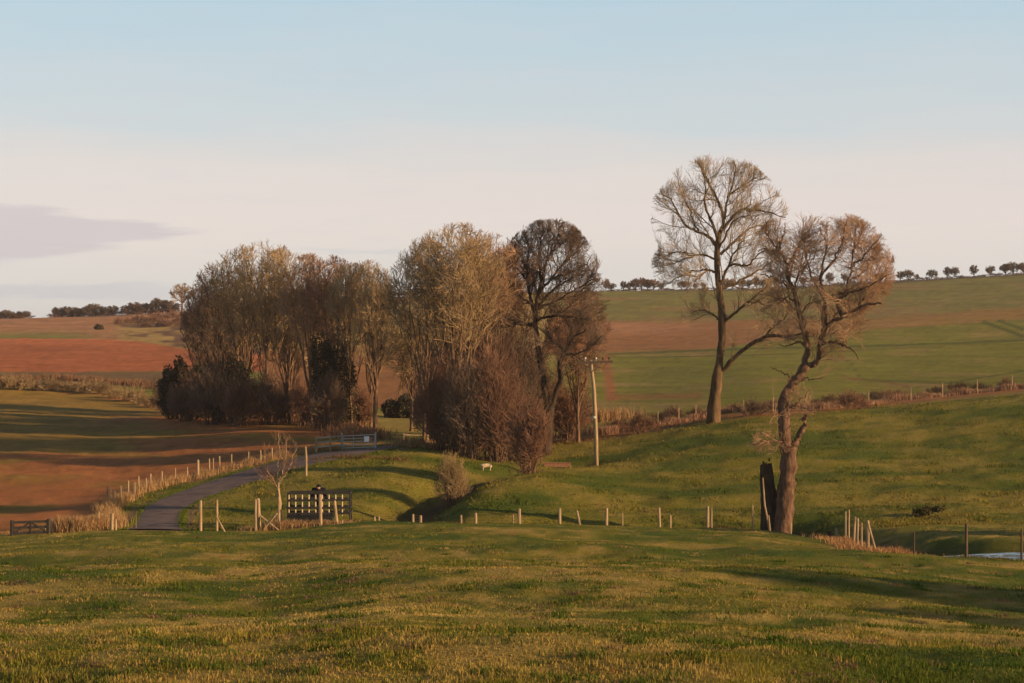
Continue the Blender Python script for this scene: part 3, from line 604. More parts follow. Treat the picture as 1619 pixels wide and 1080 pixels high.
# --- tall pale-barked tree left of the pair
D1 = 190.0; p0 = at(1127, D1); by = CY - F * p0.z / D1
L1 = [('t', None, [(1127, by + 2), (1130, 622), (1137, 580), (1143, 530), (1141, 482), (1136, 452), (1132, 420), (1133, 395), (1137, 370)], [9.5, 8.6, 7.4, 6.4, 5.8, 5.4, 5.0, 4.6, 4], 4.4, 0),
 ('a', 't', [(1137, 370), (1146, 348), (1140, 325), (1131, 304), (1116, 276), (1108, 258), (1102, 250)], 3.2, .7, 2),
 ('b', 't', [(1137, 370), (1157, 346), (1163, 335), (1177, 331), (1192, 334), (1215, 338), (1238, 346)], 2.7, .6, -2),
 ('c', 'a', [(1146, 346), (1147, 330), (1153, 310), (1161, 293), (1166, 265), (1163, 250)], 2.2, .6, 1.5),
 ('c2', 'c', [(1153, 310), (1165, 300), (1180, 290), (1195, 283)], 1.6, .5, -2),
 ('d', 't', [(1134, 378), (1128, 358), (1118, 338), (1112, 322), (1114, 305), (1112, 285), (1105, 264)], 2.5, .6, -2.5),
 ('e', 't', [(1133, 390), (1120, 373), (1104, 365), (1084, 358), (1077, 345), (1070, 325), (1060, 311), (1046, 305)], 2.8, .6, 1.5),
 ('e2', 'e', [(1104, 365), (1094, 345), (1088, 330), (1080, 318)], 1.6, .5, -2),
 ('f', 't', [(1139, 402), (1157, 386), (1172, 374), (1186, 360), (1200, 354), (1230, 353)], 2.4, .6, 3),
 ('g', 't', [(1131, 410), (1113, 402), (1095, 405), (1078, 412), (1056, 418)], 1.9, .5, -1),
 ('g2', 'g', [(1095, 405), (1078, 398), (1060, 400), (1045, 408)], 1.2, .4, 2),
 ('h', 't', [(1131, 430), (1117, 427), (1105, 437), (1092, 448)], 2.0, .6, -3),
 ('h2', 'h', [(1117, 427), (1095, 429), (1072, 438), (1060, 448)], 1.5, .5, 3),
 ('i', 't', [(1137, 455), (1144, 440), (1150, 420), (1157, 402), (1170, 385), (1176, 370)], 2.6, .6, -2),
 ('i2', 'i', [(1150, 421), (1165, 419), (1181, 421), (1190, 408), (1206, 394)], 2.0, .6, -2),
 ('j', 't', [(1137, 456), (1156, 453), (1180, 438), (1200, 427), (1222, 415), (1238, 400)], 2.5, .7, 2),
 ('k', 't', [(1143, 512), (1160, 495), (1178, 480), (1195, 464), (1206, 453)], 2.5, .8, -3),
 ('k2', 'k', [(1178, 481), (1195, 478), (1210, 484), (1222, 494)], 1.5, .5, -1),
 ('l', 't', [(1140, 510), (1130, 497), (1112, 490), (1095, 492)], 1.7, .4, 2),
 ('m', 't', [(1139, 588), (1157, 569), (1173, 553), (1186, 541), (1203, 533), (1223, 530), (1240, 533), (1262, 523)], 4.0, 1.5, -6),
 ('m2', 'm', [(1203, 533), (1218, 515), (1235, 500), (1240, 485)], 1.8, .5, -2),
 ('o', 't', [(1134, 395), (1146, 375), (1152, 355), (1165, 345), (1185, 345)], 1.8, .5, -4)]
t1, _ = make_tree('bare_tree', p0, px_limbs(1127, by, D1, L1, RNG), px_env(1127, by, D1, [(1125, 318, 80, 74, 0), (1090, 330, 62, 48, 0), (1185, 345, 62, 62, 0), (1090, 420, 62, 46, 0), (1205, 410, 58, 52, 0), (1200, 510, 60, 56, -3), (1105, 505, 38, 40, 0), (1135, 345, 106, 98, 0)], 0.9),
    spec_big(1.0, 4.6, 0.05, 0.17, (7, 6, 5, 3), 0.0115), M_BARK_PALE, M_TWIG_ASH, 101)
tag(t1, 'tallest bare tree with slender pale limbs, standing in the right hand hedgerow', 'tree')

# --- gnarled tree by the stream
D2 = 122.0; p0 = at(1238, D2); by = CY - F * p0.z / D2
L2 = [('t', None, [(1237, by + 3), (1240, 800), (1243, 770), (1247, 735), (1250, 705)], [15, 14, 13.6, 12.8, 11.5], 11, 0),
 ('s', 't', [(1247, 715), (1241, 690), (1239, 665), (1239, 632), (1248, 613), (1263, 597), (1275, 578)], [10, 9, 8.3, 8, 7.8, 7.6, 7], 6.5, 0),
 ('q', 't', [(1251, 712), (1262, 692), (1270, 672), (1273, 656)], 6.0, 4.2, -.4),
 ('u', 's', [(1273, 580), (1278, 560), (1280, 544), (1273, 521), (1268, 506), (1262, 478), (1256, 457), (1250, 440), (1248, 428)], 5.0, 3.2, 1),
 ('u2', 'u', [(1248, 428), (1251, 414), (1260, 405), (1266, 393), (1272, 380), (1286, 370)], 2.8, .8, 1),
 ('u3', 'u', [(1248, 428), (1249, 412), (1242, 402), (1232, 396), (1220, 392), (1208, 394)], 2.3, .6, 2),
 ('u4', 'u', [(1256, 457), (1262, 440), (1262, 432), (1278, 415), (1285, 400)], 1.8, .5, -2),
 ('u5', 'u3', [(1242, 402), (1240, 385), (1232, 365), (1235, 350)], 1.6, .5, 1),
 ('r', 's', [(1275, 578), (1291, 575), (1294, 555), (1296, 536), (1300, 518)], 5.0, 4.0, -1),
 ('r2', 'r', [(1300, 518), (1312, 507), (1323, 500), (1343, 491), (1360, 480), (1379, 481)], 3.4, 1.3, -2),
 ('r3', 'r2', [(1323, 500), (1318, 484), (1315, 466), (1330, 464), (1338, 445), (1340, 425), (1342, 402), (1347, 380), (1350, 362)], 3.2, .7, 1),
 ('r4', 'r3', [(1318, 476), (1334, 463), (1348, 462), (1365, 452), (1385, 438)], 2.2, .6, -2),
 ('r5', 'r', [(1300, 518), (1304, 492), (1299, 468), (1298, 440), (1306, 410), (1311, 382), (1305, 356)], 3.0, .7, 3),
 ('r6', 'r2', [(1360, 480), (1372, 465), (1388, 458), (1398, 440)], 1.7, .5, 2),
 ('r7', 'r', [(1296, 545), (1310, 540), (1325, 546), (1340, 552), (1345, 568)], 2.4, .7, -2),
 ('r8', 'r7', [(1325, 546), (1332, 530), (1345, 520), (1352, 505)], 1.5, .5, 1),
 ('ra', 'r2', [(1343, 491), (1362, 470), (1380, 455), (1400, 430), (1408, 405)], 2.0, .5, 2),
 ('rb', 'r3', [(1342, 402), (1355, 385), (1362, 365), (1370, 355)], 1.6, .5, 2),
 ('rc', 'r5', [(1298, 440), (1318, 410), (1326, 380), (1328, 350)], 2.0, .5, -3),
 ('rd', 'r5', [(1299, 468), (1285, 440), (1280, 410), (1278, 380), (1284, 358)], 2.0, .5, 3),
 ('re', 'r3', [(1338, 445), (1365, 430), (1385, 410), (1395, 390)], 1.8, .5, 3),
 ('r9', 'r3', [(1340, 425), (1356, 410), (1370, 392), (1380, 375)], 1.7, .5, -2),
 ('zb', 's', [(1239, 650), (1254, 642), (1268, 628), (1276, 615)], 1.3, .4, -1), ('zc', 's', [(1240, 680), (1226, 670), (1212, 668)], 1.2, .4, -1), ('zd', 's', [(1256, 605), (1246, 592), (1232, 588), (1222, 580)], 1.3, .4, 1), ('ze', 's', [(1265, 595), (1285, 600), (1298, 596)], 1.2, .4, -1),
 ('y', 'u3', [(1242, 402), (1225, 385), (1212, 365), (1208, 348)], 1.8, .5, -2), ('z', 'u5', [(1240, 385), (1250, 362), (1256, 345)], 1.6, .5, 2), ('za', 'u', [(1256, 457), (1238, 445), (1222, 432), (1208, 430)], 1.8, .5, 3),
 ('v', 'u', [(1262, 478), (1245, 470), (1232, 476), (1215, 470)], 1.7, .5, -2),
 ('w', 's', [(1276, 545), (1262, 540), (1250, 548), (1238, 545)], 1.8, .5, 2),
 ('x', 't', [(1244, 700), (1228, 698), (1208, 697), (1180, 703)], 1.6, .4, -2)]
env2 = px_env(1238, by, D2, [(1318, 432, 98, 98, 0), (1355, 450, 58, 70, 0), (1250, 405, 62, 72, 0), (1300, 500, 88, 52, 0), (1240, 500, 40, 40, 0), (1330, 560, 40, 34, 0), (1215, 700, 38, 20, -1), (1262, 640, 28, 34, 0)], 0.9)
t2, g2 = make_tree('bare_tree', p0, px_limbs(1238, by, D2, L2, RNG), env2, spec_big(0.9, 3.3, 0.03, 0.24, (7, 7, 6, 3), 0.0085), M_BARK_OAK, M_TWIG_OAK, 102, trunk_idx=(0, 1), bare=(2,))
tag(t2, 'gnarled bare tree with a forked crooked trunk and dense rusty twigs beside the stream', 'tree')
# last brown leaves still holding on in its crown
def leaves(name, P, size, m, parent, rng, k=4):
    n = len(P); a = unit(rng.normal(0, 1, (n, 3))); b = unit(np.cross(a, rng.normal(0, 1, (n, 3)))); s = (size * rng.uniform(0.5, 1.3, n))[:, None]
    V = np.stack([P - a * s, P + b * s * .45, P + a * s, P - b * s * .45], 1).reshape(-1, 3)
    return np_mesh(name, V, np.arange(n * 4).reshape(n, 4), m, parent)
tw = g2[2][0][:, -1]; rngl = np.random.default_rng(5); dens = vnoise(tw[:, 0] / 1.6 + 7, tw[:, 2] / 1.6, 3); selw = rngl.uniform(0, 1, len(tw)) < 0.3 * sm(dens, 0.35, 0.8)
tw = tw[selw]; tw = np.repeat(tw, 2, 0) + rngl.normal(0, 0.12, (len(tw) * 2, 3))
M_DLEAF = mat_noise('withered_leaves', (0.24, 0.11, 0.05), (0.42, 0.22, 0.10), 2, 0.9, 0.1, 0)
leaves('withered_leaf', tw, 0.045, M_DLEAF, t2, rngl).name = 'withered_leaves'; tag(bpy.data.objects['withered_leaves'], kind='stuff')
# dead trunk beside it
p0 = at(1214, 122.35); s = 122.35 / F; r_ = lambda v: v * s
dead = empty('dead_trunk', p0)
P, R = limb_arrays([([(r_(3), 0, -1.3), (r_(2), 0, r_(25)), (r_(0), 0, r_(60)), (r_(-3), 0, r_(95)), (r_(-6), 0, r_(120))], [r_(15), r_(11.5), r_(10.5), r_(9), r_(6)], 0), ([(r_(14), .1, -1.3), (r_(12), .1, r_(25)), (r_(9), .1, r_(60)), (r_(5), 0, r_(95)), (r_(3), 0, r_(122))], [r_(13), r_(10), r_(8.5), r_(5.5), r_(3.2)], 0)], 14, 0.03)
v, f = tubes(P, R, 14); np_mesh('trunk', v, f, M_BARK_DARK, dead, smooth=True)
P2, R2 = limb_arrays([([(r_(-6), 0, r_(121)), (r_(-8), 0, r_(126))], r_(3.2), .01), ([(r_(-3), 0, r_(119)), (r_(-1), .05, r_(124))], r_(2.5), .01), ([(r_(2), 0, r_(126)), (r_(3), 0, r_(131))], r_(2), .01)], 5, 0.01); v, f = tubes(P2, R2, 6); np_mesh('broken_top', v, f, M_BARK_DARK, dead)
tag(dead, 'black dead tree trunk with a broken top, left of the gnarled tree', 'tree trunk')

# --- generic upright trees
def auto_limbs(H, rng, r=0.22, n=6, fork=0.25, spread=0.25, lean=0.0, stems=1, dome=None):
    out = []; top = fork * H
    for s_ in range(stems):
        bx, byy = (rng.normal(0, 0.25), rng.normal(0, 0.25)) if stems > 1 else (0, 0)
        th = rng.uniform(0, 6.28); k = 0.06 * H if stems > 1 else 0.01 * H
        tx, ty = bx + k * math.cos(th) + lean * top, byy + k * math.sin(th)
        out.append(([(bx, byy, -0.3), (bx * .7 + tx * .3, byy, top * .5), (tx, ty, top)], r, r * .75))
        for i in range(n):
            a = 2 * math.pi * (i + rng.uniform(-.3, .3)) / n + th; rr_ = spread * H * rng.uniform(0.25, 1.0); h = H * rng.uniform(0.75, 0.96) * (1 - 0.25 * (rr_ / (spread * H)) ** 2)
            if dome:
                cz, rz, hw = dome; sn = (i + rng.uniform(.2, .8)) / n * 1.15 - .15; f_ = math.sqrt(max(0, 1 - sn * sn)); kq = rng.uniform(.78, .97); rr_ = f_ * hw * kq; h = cz + rz * sn * kq; a = i * 2.4 + th
            z0 = top * rng.uniform(0.75, 1.0); ex, ey = tx + rr_ * math.cos(a), ty + rr_ * math.sin(a)
            k1, k2 = (.25, .33), (.6, .68); wx, wy = rng.normal(0, .03 * H, 2); m1 = (tx + (ex - tx) * k1[0] + wx * .5, ty + (ey - ty) * k1[0] + wy * .5, z0 + (h - z0) * k1[1]); m2 = (tx + (ex - tx) * k2[0] + wx, ty + (ey - ty) * k2[0] + wy, z0 + (h - z0) * k2[1])
            out.append(([(tx * z0 / top, ty * z0 / top, z0), m1, m2, (ex, ey, h)], r * .55, r * .08))
            if dome:
                for _ in range(2):
                    b = a + rng.uniform(.4, 1.0) * rng.choice([-1, 1]); s2 = min(.97, max(-.2, sn + rng.uniform(-.35, .45))); q2 = rng.uniform(.75, .95); f2 = math.sqrt(1 - s2 * s2) * hw * q2
                    st_ = m1 if _ else m2; e2 = (tx + f2 * math.cos(b), ty + f2 * math.sin(b), cz + rz * s2 * q2)
                    out.append(([st_, tuple(st_[j] + (e2[j] - st_[j]) * .5 + (0, 0, .05 * H * .3)[j] for j in range(3)), e2], r * (.33 if _ else .25), r * .07))
    return out
def gtree(name, px, D, top_py, hw, low_py, mats, seed, n=6, stems=1, fork=0.2, kk=(6, 6, 5, 3), rpx=3.0, L=3.2, up=0.10, wob=0.18, tw=0.014, py_shift=0, lean=0.0, envx=None):
    p = at(px, D); by = CY - F * p.z / D; s = D / F; H = (by - top_py) * s; rng = np.random.default_rng(seed)
    cz = (by - (top_py + low_py) / 2) * s; rz = (low_py - top_py) / 2 * s
    env = [(lean * H * .3, 0, cz, hw * s, hw * s, rz)] + ([(q[0] * s, 0, (by - q[1]) * s, q[2] * s, q[2] * s, q[3] * s) for q in envx] if envx else [])
    r, _ = make_tree(name, p, auto_limbs(H, rng, rpx * s, n, fork, hw * s / H * .8, lean, stems, (cz, rz, hw * s)), env, spec_big(1, L, up, wob, kk, tw), mats[0], mats[1], seed, trunk_idx=[i * (3 * n + 1) for i in range(stems)], spray=4)
    return r
# middle group
MC = (5, 4, 4, 2)
tag(gtree('bare_tree', 670, 174, 374, 60, 545, (M_BARK, M_TWIG_GOLD), 201, 9, 1, .28, MC, 3.0, 3.6, .02, .2, .016), 'spreading bare tree at the left of the middle clump', 'tree')
tag(gtree('bare_tree', 722, 170, 350, 84, 555, (M_BARK, M_TWIG_GOLD), 202, 14, 1, .22, MC, 3.8, 4.0, .02, .2, .015), 'round headed tawny bare tree at the centre of the middle clump', 'tree')
tag(gtree('bare_tree', 772, 176, 366, 58, 520, (M_BARK, M_TWIG_OAK), 203, 8, 1, .28, MC, 3.0, 3.6, .02, .2, .015), 'slim bare tree between the tawny tree and the dark crowned tree', 'tree')
tag(gtree('bare_tree', 806, 184, 374, 54, 560, (M_BARK, M_TWIG_RED), 204, 9, 1, .25, MC, 3.0, 3.6, .02, .2, .015), 'rusty crowned bare tree in front of the dark crowned one', 'tree')
tag(gtree('bare_tree', 735, 186, 500, 78, 660, (M_BARK, M_TWIG_GOLD), 209, 9, 1, .2, MC, 2.6, 3.4, .0, .22, .015), 'low bushy tawny tree under the round headed tree', 'tree')
tag(gtree('bare_tree', 914, 186, 446, 54, 620, (M_BARK, M_TWIG_RED), 207, 9, 1, .2, MC, 2.4, 3.2, .0, .22, .016), 'low spreading rusty bare tree right of the forked leaning trunk', 'tree')
D3 = 178.0; p0 = at(864, D3); by = CY - F * p0.z / D3
L3 = [('t', None, [(862, by + 2), (866, 665), (869, 642)], 10, 8.5, 0),
 ('a', 't', [(868, 646), (862, 620), (858, 590), (850, 555), (846, 520), (846, 485), (856, 445), (866, 410), (870, 380)], 6, .8, 1),
 ('b', 't', [(870, 645), (880, 618), (887, 597), (881, 577), (892, 556), (905, 535), (925, 520)], 5, .8, -2),
 ('c', 'a', [(846, 514), (822, 511), (797, 517), (776, 522)], 3.6, 1.4, -3),
 ('d', 'a', [(846, 500), (838, 470), (832, 440), (835, 405), (842, 375)], 3, .6, 2),
 ('e', 'a', [(850, 465), (872, 440), (892, 415), (905, 385)], 2.6, .6, -1),
 ('f', 'a', [(848, 490), (880, 475), (912, 465), (940, 468)], 2.4, .6, 2),
 ('g', 'b', [(887, 560), (912, 560), (935, 548), (950, 530)], 2, .5, -1),
 ('h', 'a', [(856, 445), (852, 410), (855, 380), (858, 360)], 2.2, .5, -2),
 ('i', 'a', [(848, 505), (872, 500), (898, 500), (925, 505)], 2.4, .6, -3),
 ('s', 'f', [(912, 465), (935, 445), (955, 440)], 2, .5, 1), ('u', 'a', [(848, 490), (870, 460), (900, 440), (925, 425)], 2.4, .5, 3), ('v', 'a', [(846, 485), (825, 470), (808, 450), (800, 430)], 2.2, .5, -3), ('k', 'd', [(832, 440), (818, 425), (812, 400), (815, 380)], 2, .5, 1), ('l', 'a', [(866, 410), (880, 385), (884, 360)], 2, .5, -2), ('n', 'e', [(872, 440), (905, 430), (930, 415), (938, 400)], 2, .5, 3),
 ('o', 'f', [(880, 475), (915, 455), (940, 440)], 2, .5, -3), ('p', 'h', [(852, 410), (838, 390), (828, 368)], 1.8, .5, 3), ('r', 'b', [(892, 556), (870, 535), (862, 510)], 2, .5, 3), ('j', 'e', [(892, 415), (910, 400), (920, 378)], 1.8, .5, 1)]
t3, _ = make_tree('bare_tree', p0, px_limbs(864, by, D3, L3, RNG), px_env(864, by, D3, [(868, 415, 70, 70, 0), (895, 430, 56, 60, 0), (912, 480, 58, 50, 0), (910, 555, 54, 54, 0), (812, 515, 46, 50, -2), (840, 470, 40, 50, 0)], 0.9), spec_big(1, 4.2, 0.05, 0.18, (8, 7, 6, 3), 0.0125), M_BARK_DARK, M_TWIG_DARK, 205)
tag(t3, 'dark round crowned bare tree with a forked leaning trunk behind the utility pole', 'tree')
tag(gtree('bare_tree', 650, 206, 486, 50, 645, (M_BARK, M_TWIG_GOLD), 208, 8, 1, .3, MC, 2.6, 3.4, -.02, .22, .017), 'low wide bare tree with drooping tawny branches above the bright gap', 'tree')
tag(gtree('bare_tree', 593, 200, 425, 40, 630, (M_BARK, M_TWIG_GOLD), 206, 7, 1, .3, MC, 4.0, 3.2, .04, .2, .017), 'lone bare tree whose trunk stands in the bright gap between the clumps', 'tree')
# left wood
wood = [(318, 236, 446, 34, 590, 'D', 'outermost low dark bare tree on the left edge of the left wood'), (346, 230, 406, 48, 570, 'D', 'second bare tree in from the left edge of the left wood'),
 (384, 224, 386, 56, 560, 'G', 'bare tree under the left shoulder of the left wood top'), (420, 220, 376, 60, 550, 'G', 'tall bare tree at the very top of the left wood'),
 (458, 216, 388, 58, 550, 'G', 'bare tree with many slim stems right of the wood top'), (492, 212, 400, 54, 550, 'O', 'bare tree right of centre in the left wood'),
 (524, 209, 402, 50, 550, 'R', 'rusty crowned bare tree above the ivy clad column'), (556, 206, 414, 44, 550, 'G', 'bare tree near the right end of the left wood'), (586, 214, 410, 40, 520, 'P', 'pale rightmost bare tree of the left wood, against the sky')]
mt = {'D': (M_BARK_DARK, M_TWIG_DARK), 'R': (M_BARK, M_TWIG_RED), 'G': (M_BARK, M_TWIG_GOLD), 'P': (M_BARK, M_TWIG_ASH), 'O': (M_BARK, M_TWIG_OAK)}
for i, (px, D, tp, hw, lo, k, lab) in enumerate(wood):
    tag(gtree('bare_tree', px, D, tp, hw, lo, mt[k], 300 + i, 9, 1, .16, (4, 4, 4, 2), 2.2, 3.6, 0.03, 0.18, 0.017), lab, 'tree', 'bare trees of the left wood')
for i, (px, tp) in enumerate([(350, 460), (395, 430), (450, 425), (505, 440)]):
    tag(gtree('bare_tree', px, 246 - 3 * i, tp, 52, 600, mt['DGRG'[i]], 340 + i, 7, 2, .14, (5, 4, 3, 2), 2.0, 3.6, 0.02, 0.18, 0.019), 'shorter bare tree half hidden in the back row of the left wood', 'tree', 'back row trees of the left wood')

wood_under = []
# --- evergreen and ivy-clad masses
def leafy(name, px, D, ells, m, n, size, seed, stems=True, mt_=M_BARK_DARK):
    """ells: (px, py, rx, ry) ellipsoids in photo px"""
    p = at(px, D); by = CY - F * p.z / D; s = D / F; rng = np.random.default_rng(seed); root = empty(name, p); pts = []
    for (a, b, rx, ry) in ells:
        k = int(n * rx * ry / sum(e[2] * e[3] for e in ells)); d = unit(rng.normal(0, 1, (k, 3))); rr_ = rng.uniform(0.35, 1, k) ** 0.45
        lump = 0.5 + 0.85 * vnoise(d[:, 0] * 3 + 5 + seed, d[:, 2] * 3 + d[:, 1] * 2 + 9, seed)
        q = d * (rr_ * lump)[:, None] * np.array([rx, rx, ry]) * s + np.array([(a - px) * s, 0, (by - b) * s]); pts.append(q)
    q = np.concatenate(pts); q = q[q[:, 2] > -0.1] if (q[:, 2] > -0.1).any() else q
    leaves('foliage', q, size, m, root, rng)
    if stems:
        P, R = limb_arrays([([(rng.normal(0, .2), rng.normal(0, .2), -.3), ((a - px) * s * .5 + rng.normal(0, .2), rng.normal(0, .2), (by - b) * s * .5), ((a - px) * s, 0, (by - b) * s)], 0.14, 0.05) for a, b, _, _ in ells], 10, 0.04, rng)
        v, f = tubes(P, R, 6); np_mesh('stem', v, f, mt_, root)
    return root
tag(leafy('evergreen_tree', 278, 232, [(266, 612, 17, 32), (284, 604, 18, 38), (276, 640, 26, 24)], M_IVY, 6500, 0.2, 401), 'black green evergreen at the left tip of the left wood', 'tree')
tag(leafy('evergreen_tree', 312, 229, [(306, 610, 20, 34), (322, 604, 18, 32), (314, 640, 26, 24)], M_IVY, 5500, 0.2, 402), 'narrow dark evergreen next to the one at the tip of the wood', 'tree')
tag(leafy('evergreen_tree', 372, 222, [(348, 620, 32, 30), (374, 608, 32, 38), (402, 628, 30, 26), (372, 646, 54, 20)], M_IVY, 11000, 0.2, 403), 'broad dark evergreen thicket under the left wood', 'tree')
tag(leafy('ivy_clad_tree', 525, 206, [(518, 606, 30, 60), (540, 596, 24, 54), (527, 646, 36, 28), (510, 572, 22, 42)], M_IVY, 11000, 0.18, 404), 'tall dark ivy clad column at the right of the left wood', 'tree')
for i, (px, D, hw, hp, k) in enumerate([(262, 240, 22, 60, 'D'), (296, 226, 26, 70, 'R'), (335, 220, 34, 95, 'D'), (380, 214, 30, 80, 'R'), (425, 216, 34, 80, 'D'), (520, 203, 26, 90, 'D'), (455, 218, 30, 60, 'R'), (485, 214, 28, 70, 'R'), (570, 212, 22, 60, 'R')]):
    wood_under.append((px, D, hw, hp, k))
tag(leafy('evergreen_shrub', 640, 250, [(618, 650, 18, 16), (645, 646, 26, 20), (672, 650, 18, 16)], M_IVY, 6000, 0.22, 405), 'dark evergreen shrubs behind the bright gap', 'shrub')

# --- shrubs of many stems
def shrub(name, px, D, hw, h_px, m, seed, n=60, kk=(6, 5, 3), up=0.10, tw=0.009, p=None, r=0.025, arch=0.5):
    p = p or at(px, D); s = D / F; W_, H = hw * s, h_px * s; rng = np.random.default_rng(seed); root = empty(name, p); lim = []
    for i in range(n):
        a = rng.uniform(0, 6.28); q = rng.uniform(0, 1) ** .75; ex, ey = q * W_ * math.cos(a), q * W_ * math.sin(a); hh = H * rng.uniform(0.35, 1.12) ** .8 * math.sqrt(max(0.05, 1 - 0.7 * q * q)) * (0.8 + 0.35 * math.sin(a * 2 + seed) * q)
        b0_ = rng.uniform(.2, .62); lim.append(([(ex * b0_, ey * b0_, -.15), (ex * .55, ey * .55, hh * .45), (ex * .85, ey * .85, hh * .8), (ex, ey, hh)], r, r * .3))
    P, R = limb_arrays(lim, 8, 0.05 * H / 3, rng); parts = [tubes(P, R, 4)]
    env = [(0, 0, H * .45, W_ * 1.3, W_ * 1.3, H * .75)]
    A1 = level(P, R, kk[0], .15, 1, H * .45, (20, 55), 4, .2, up, .7, tw * 1.3, env, rng); parts.append(tubes(*A1, 3))
    A2 = level(*A1, kk[1], .15, 1, H * .22, (20, 55), 3, .2, up, .7, tw, env, rng); parts.append(tubes(*A2, 3))
    if len(kk) > 2: A3 = level(*A2, kk[2], .2, 1, H * .12, (20, 50), 2, .2, up, .7, tw, env, rng, lmin=.05); parts.append(tubes(*A3, 3))
    v, f = join(parts[:1]); np_mesh('stems', v, f, M_BARK, root); v, f = join(parts[1:]); np_mesh('twigs', v, f, m, root)
    return root
TH = [(702, 170, 42, 150, 'R', 'reddish bare thicket behind the olive bush'), (744, 166, 40, 150, 'D', 'tall rusty thicket at the foot of the middle clump'), (784, 166, 42, 175, 'R', 'dense brown thicket in the centre of the valley'),
      (836, 149, 34, 105, 'R', 'brown thicket reaching down to the stream bank'), (800, 168, 26, 110, 'D', 'smaller dark thicket left of the one reaching the stream bank'), (690, 180, 34, 130, 'D', 'dark red thicket beside the small hurdle'), (765, 182, 70, 200, 'R', 'wide rusty thicket under the tawny trees'), (820, 178, 44, 190, 'D', 'tall dark thicket just left of the forked leaning trunk'),
      (862, 190, 34, 110, 'R', 'low rusty thicket behind the forked leaning trunk'), (900, 190, 34, 90, 'R', 'maroon thicket left of the utility pole')]
TM = {'R': M_TWIG_THICK, 'D': M_TWIG_DARK, 'G': M_TWIG_GOLD}
for i, (px, D, hw, hp, k) in enumerate(wood_under): tag(shrub('bare_thicket', px, D, hw, hp, TM[k], 460 + i, 50, (5, 4, 3), 0.1, 0.018, r=0.045), 'dark bare undergrowth between the trunks of the left wood', 'thicket', 'undergrowth of the left wood')
for i, (px, D, hw, hp, k, lab) in enumerate(TH):
    tag(shrub('bare_thicket', px, D, hw, hp, TM[k], 420 + i, 64, (5, 4, 3), 0.11, 0.017, r=0.04), lab, 'thicket', 'bare thickets in the middle clump')
ob = shrub('bush', 716, 139, 27, 76, M_TWIG_GOLD, 440, 40, (6, 5, 3), .12, 0.008, p=at(714, 139))
p0 = ob.location; rng = np.random.default_rng(9); q = unit(rng.normal(0, 1, (2600, 3))) * (rng.uniform(.2, 1, (2600, 1)) ** .5) * np.array([1.2, 1.1, 1.25]) * (.7 + .6 * vnoise(rng.uniform(0, 9, 2600), rng.uniform(0, 9, 2600), 4))[:, None] + np.array([-.15, 0, 2.15]); leaves('foliage', q, 0.05, M_BUSH, ob, rng)
tag(ob, 'olive green upright bush standing alone in the valley', 'bush')
# small young tree by the fence
D4 = 121.0; p0 = at(432, D4); by = CY - F * p0.z / D4
L4 = [('t', None, [(425, by + 2), (430, 828), (436, 805), (435, 785), (433, 772)], 3.2, 2.0, 0), ('a', 't', [(433, 772), (432, 745), (434, 715), (433, 685)], 1.6, .4, .2), ('b', 't', [(434, 775), (422, 755), (415, 735), (412, 712)], 1.0, .3, -.4),
      ('c', 't', [(433, 765), (446, 745), (455, 725), (460, 705)], 1.0, .3, .4), ('d', 't', [(433, 760), (442, 738), (446, 715), (449, 690)], .9, .3, -.5), ('e', 't', [(433, 768), (414, 752), (402, 742)], .8, .3, .5)]
t4, _ = make_tree('young_tree', p0, px_limbs(425, by, D4, L4, RNG), px_env(425, by, D4, [(432, 728, 40, 48, 0), (430, 775, 34, 24, 0)], .9), spec_big(1, 1.4, 0.1, 0.16, (5, 4, 3, 2), 0.0045), M_POST, M_TWIG_RED, 501)
tag(t4, 'small young bare tree with a pale bent stem behind the braced corner post', 'tree')

# --- hedgerow scrub on the right, each bush its own
protos = [shrub('hedge_shrub', 1010, 190, 34, 34, TM['R'], 600, 36, (6, 5, 3), .08, .012), shrub('hedge_shrub', 1190, 192, 40, 26, TM['D'], 601, 36, (6, 5, 3), .08, .012), shrub('hedge_shrub', 1345, 195, 28, 30, TM['R'], 602, 30, (6, 5, 3), .08, .012)]
labs = ['maroon scrub bush in the hedgerow right of the utility pole', 'low dark scrub bush in the hedgerow between the two big trees', 'rusty scrub bush in the hedgerow right of the gnarled tree']
for o, l in zip(protos, labs): tag(o, l, 'shrub', 'scrub bushes along the right hand hedgerow')
for j, (px, k, sc) in enumerate([(975, 0, .8), (1045, 1, .9), (1065, 2, .9), (1100, 0, .7), (1160, 2, .6), (1225, 1, .7), (1290, 0, .6), (1315, 2, .8), (1380, 1, .8), (1405, 0, .8), (1425, 2, .7), (1480, 1, .7), (1512, 2, 1.0), (1550, 1, .7), (1590, 0, .6), (1640, 2, .8), (1700, 0, .9), (1780, 1, 1)]):
    c = copy_tree(protos[k]); q = hit(px, itp(px, HB) - 4, 150); c.location = (q.x, q.y, q.z); sc *= .85; c.scale = (sc, sc, sc * (0.75 + .3 * (j % 3) / 2)); c.rotation_euler.z = j * 1.7
    c['label'] = 'leafless scrub bush among the russet stalks of the right hand hedgerow'
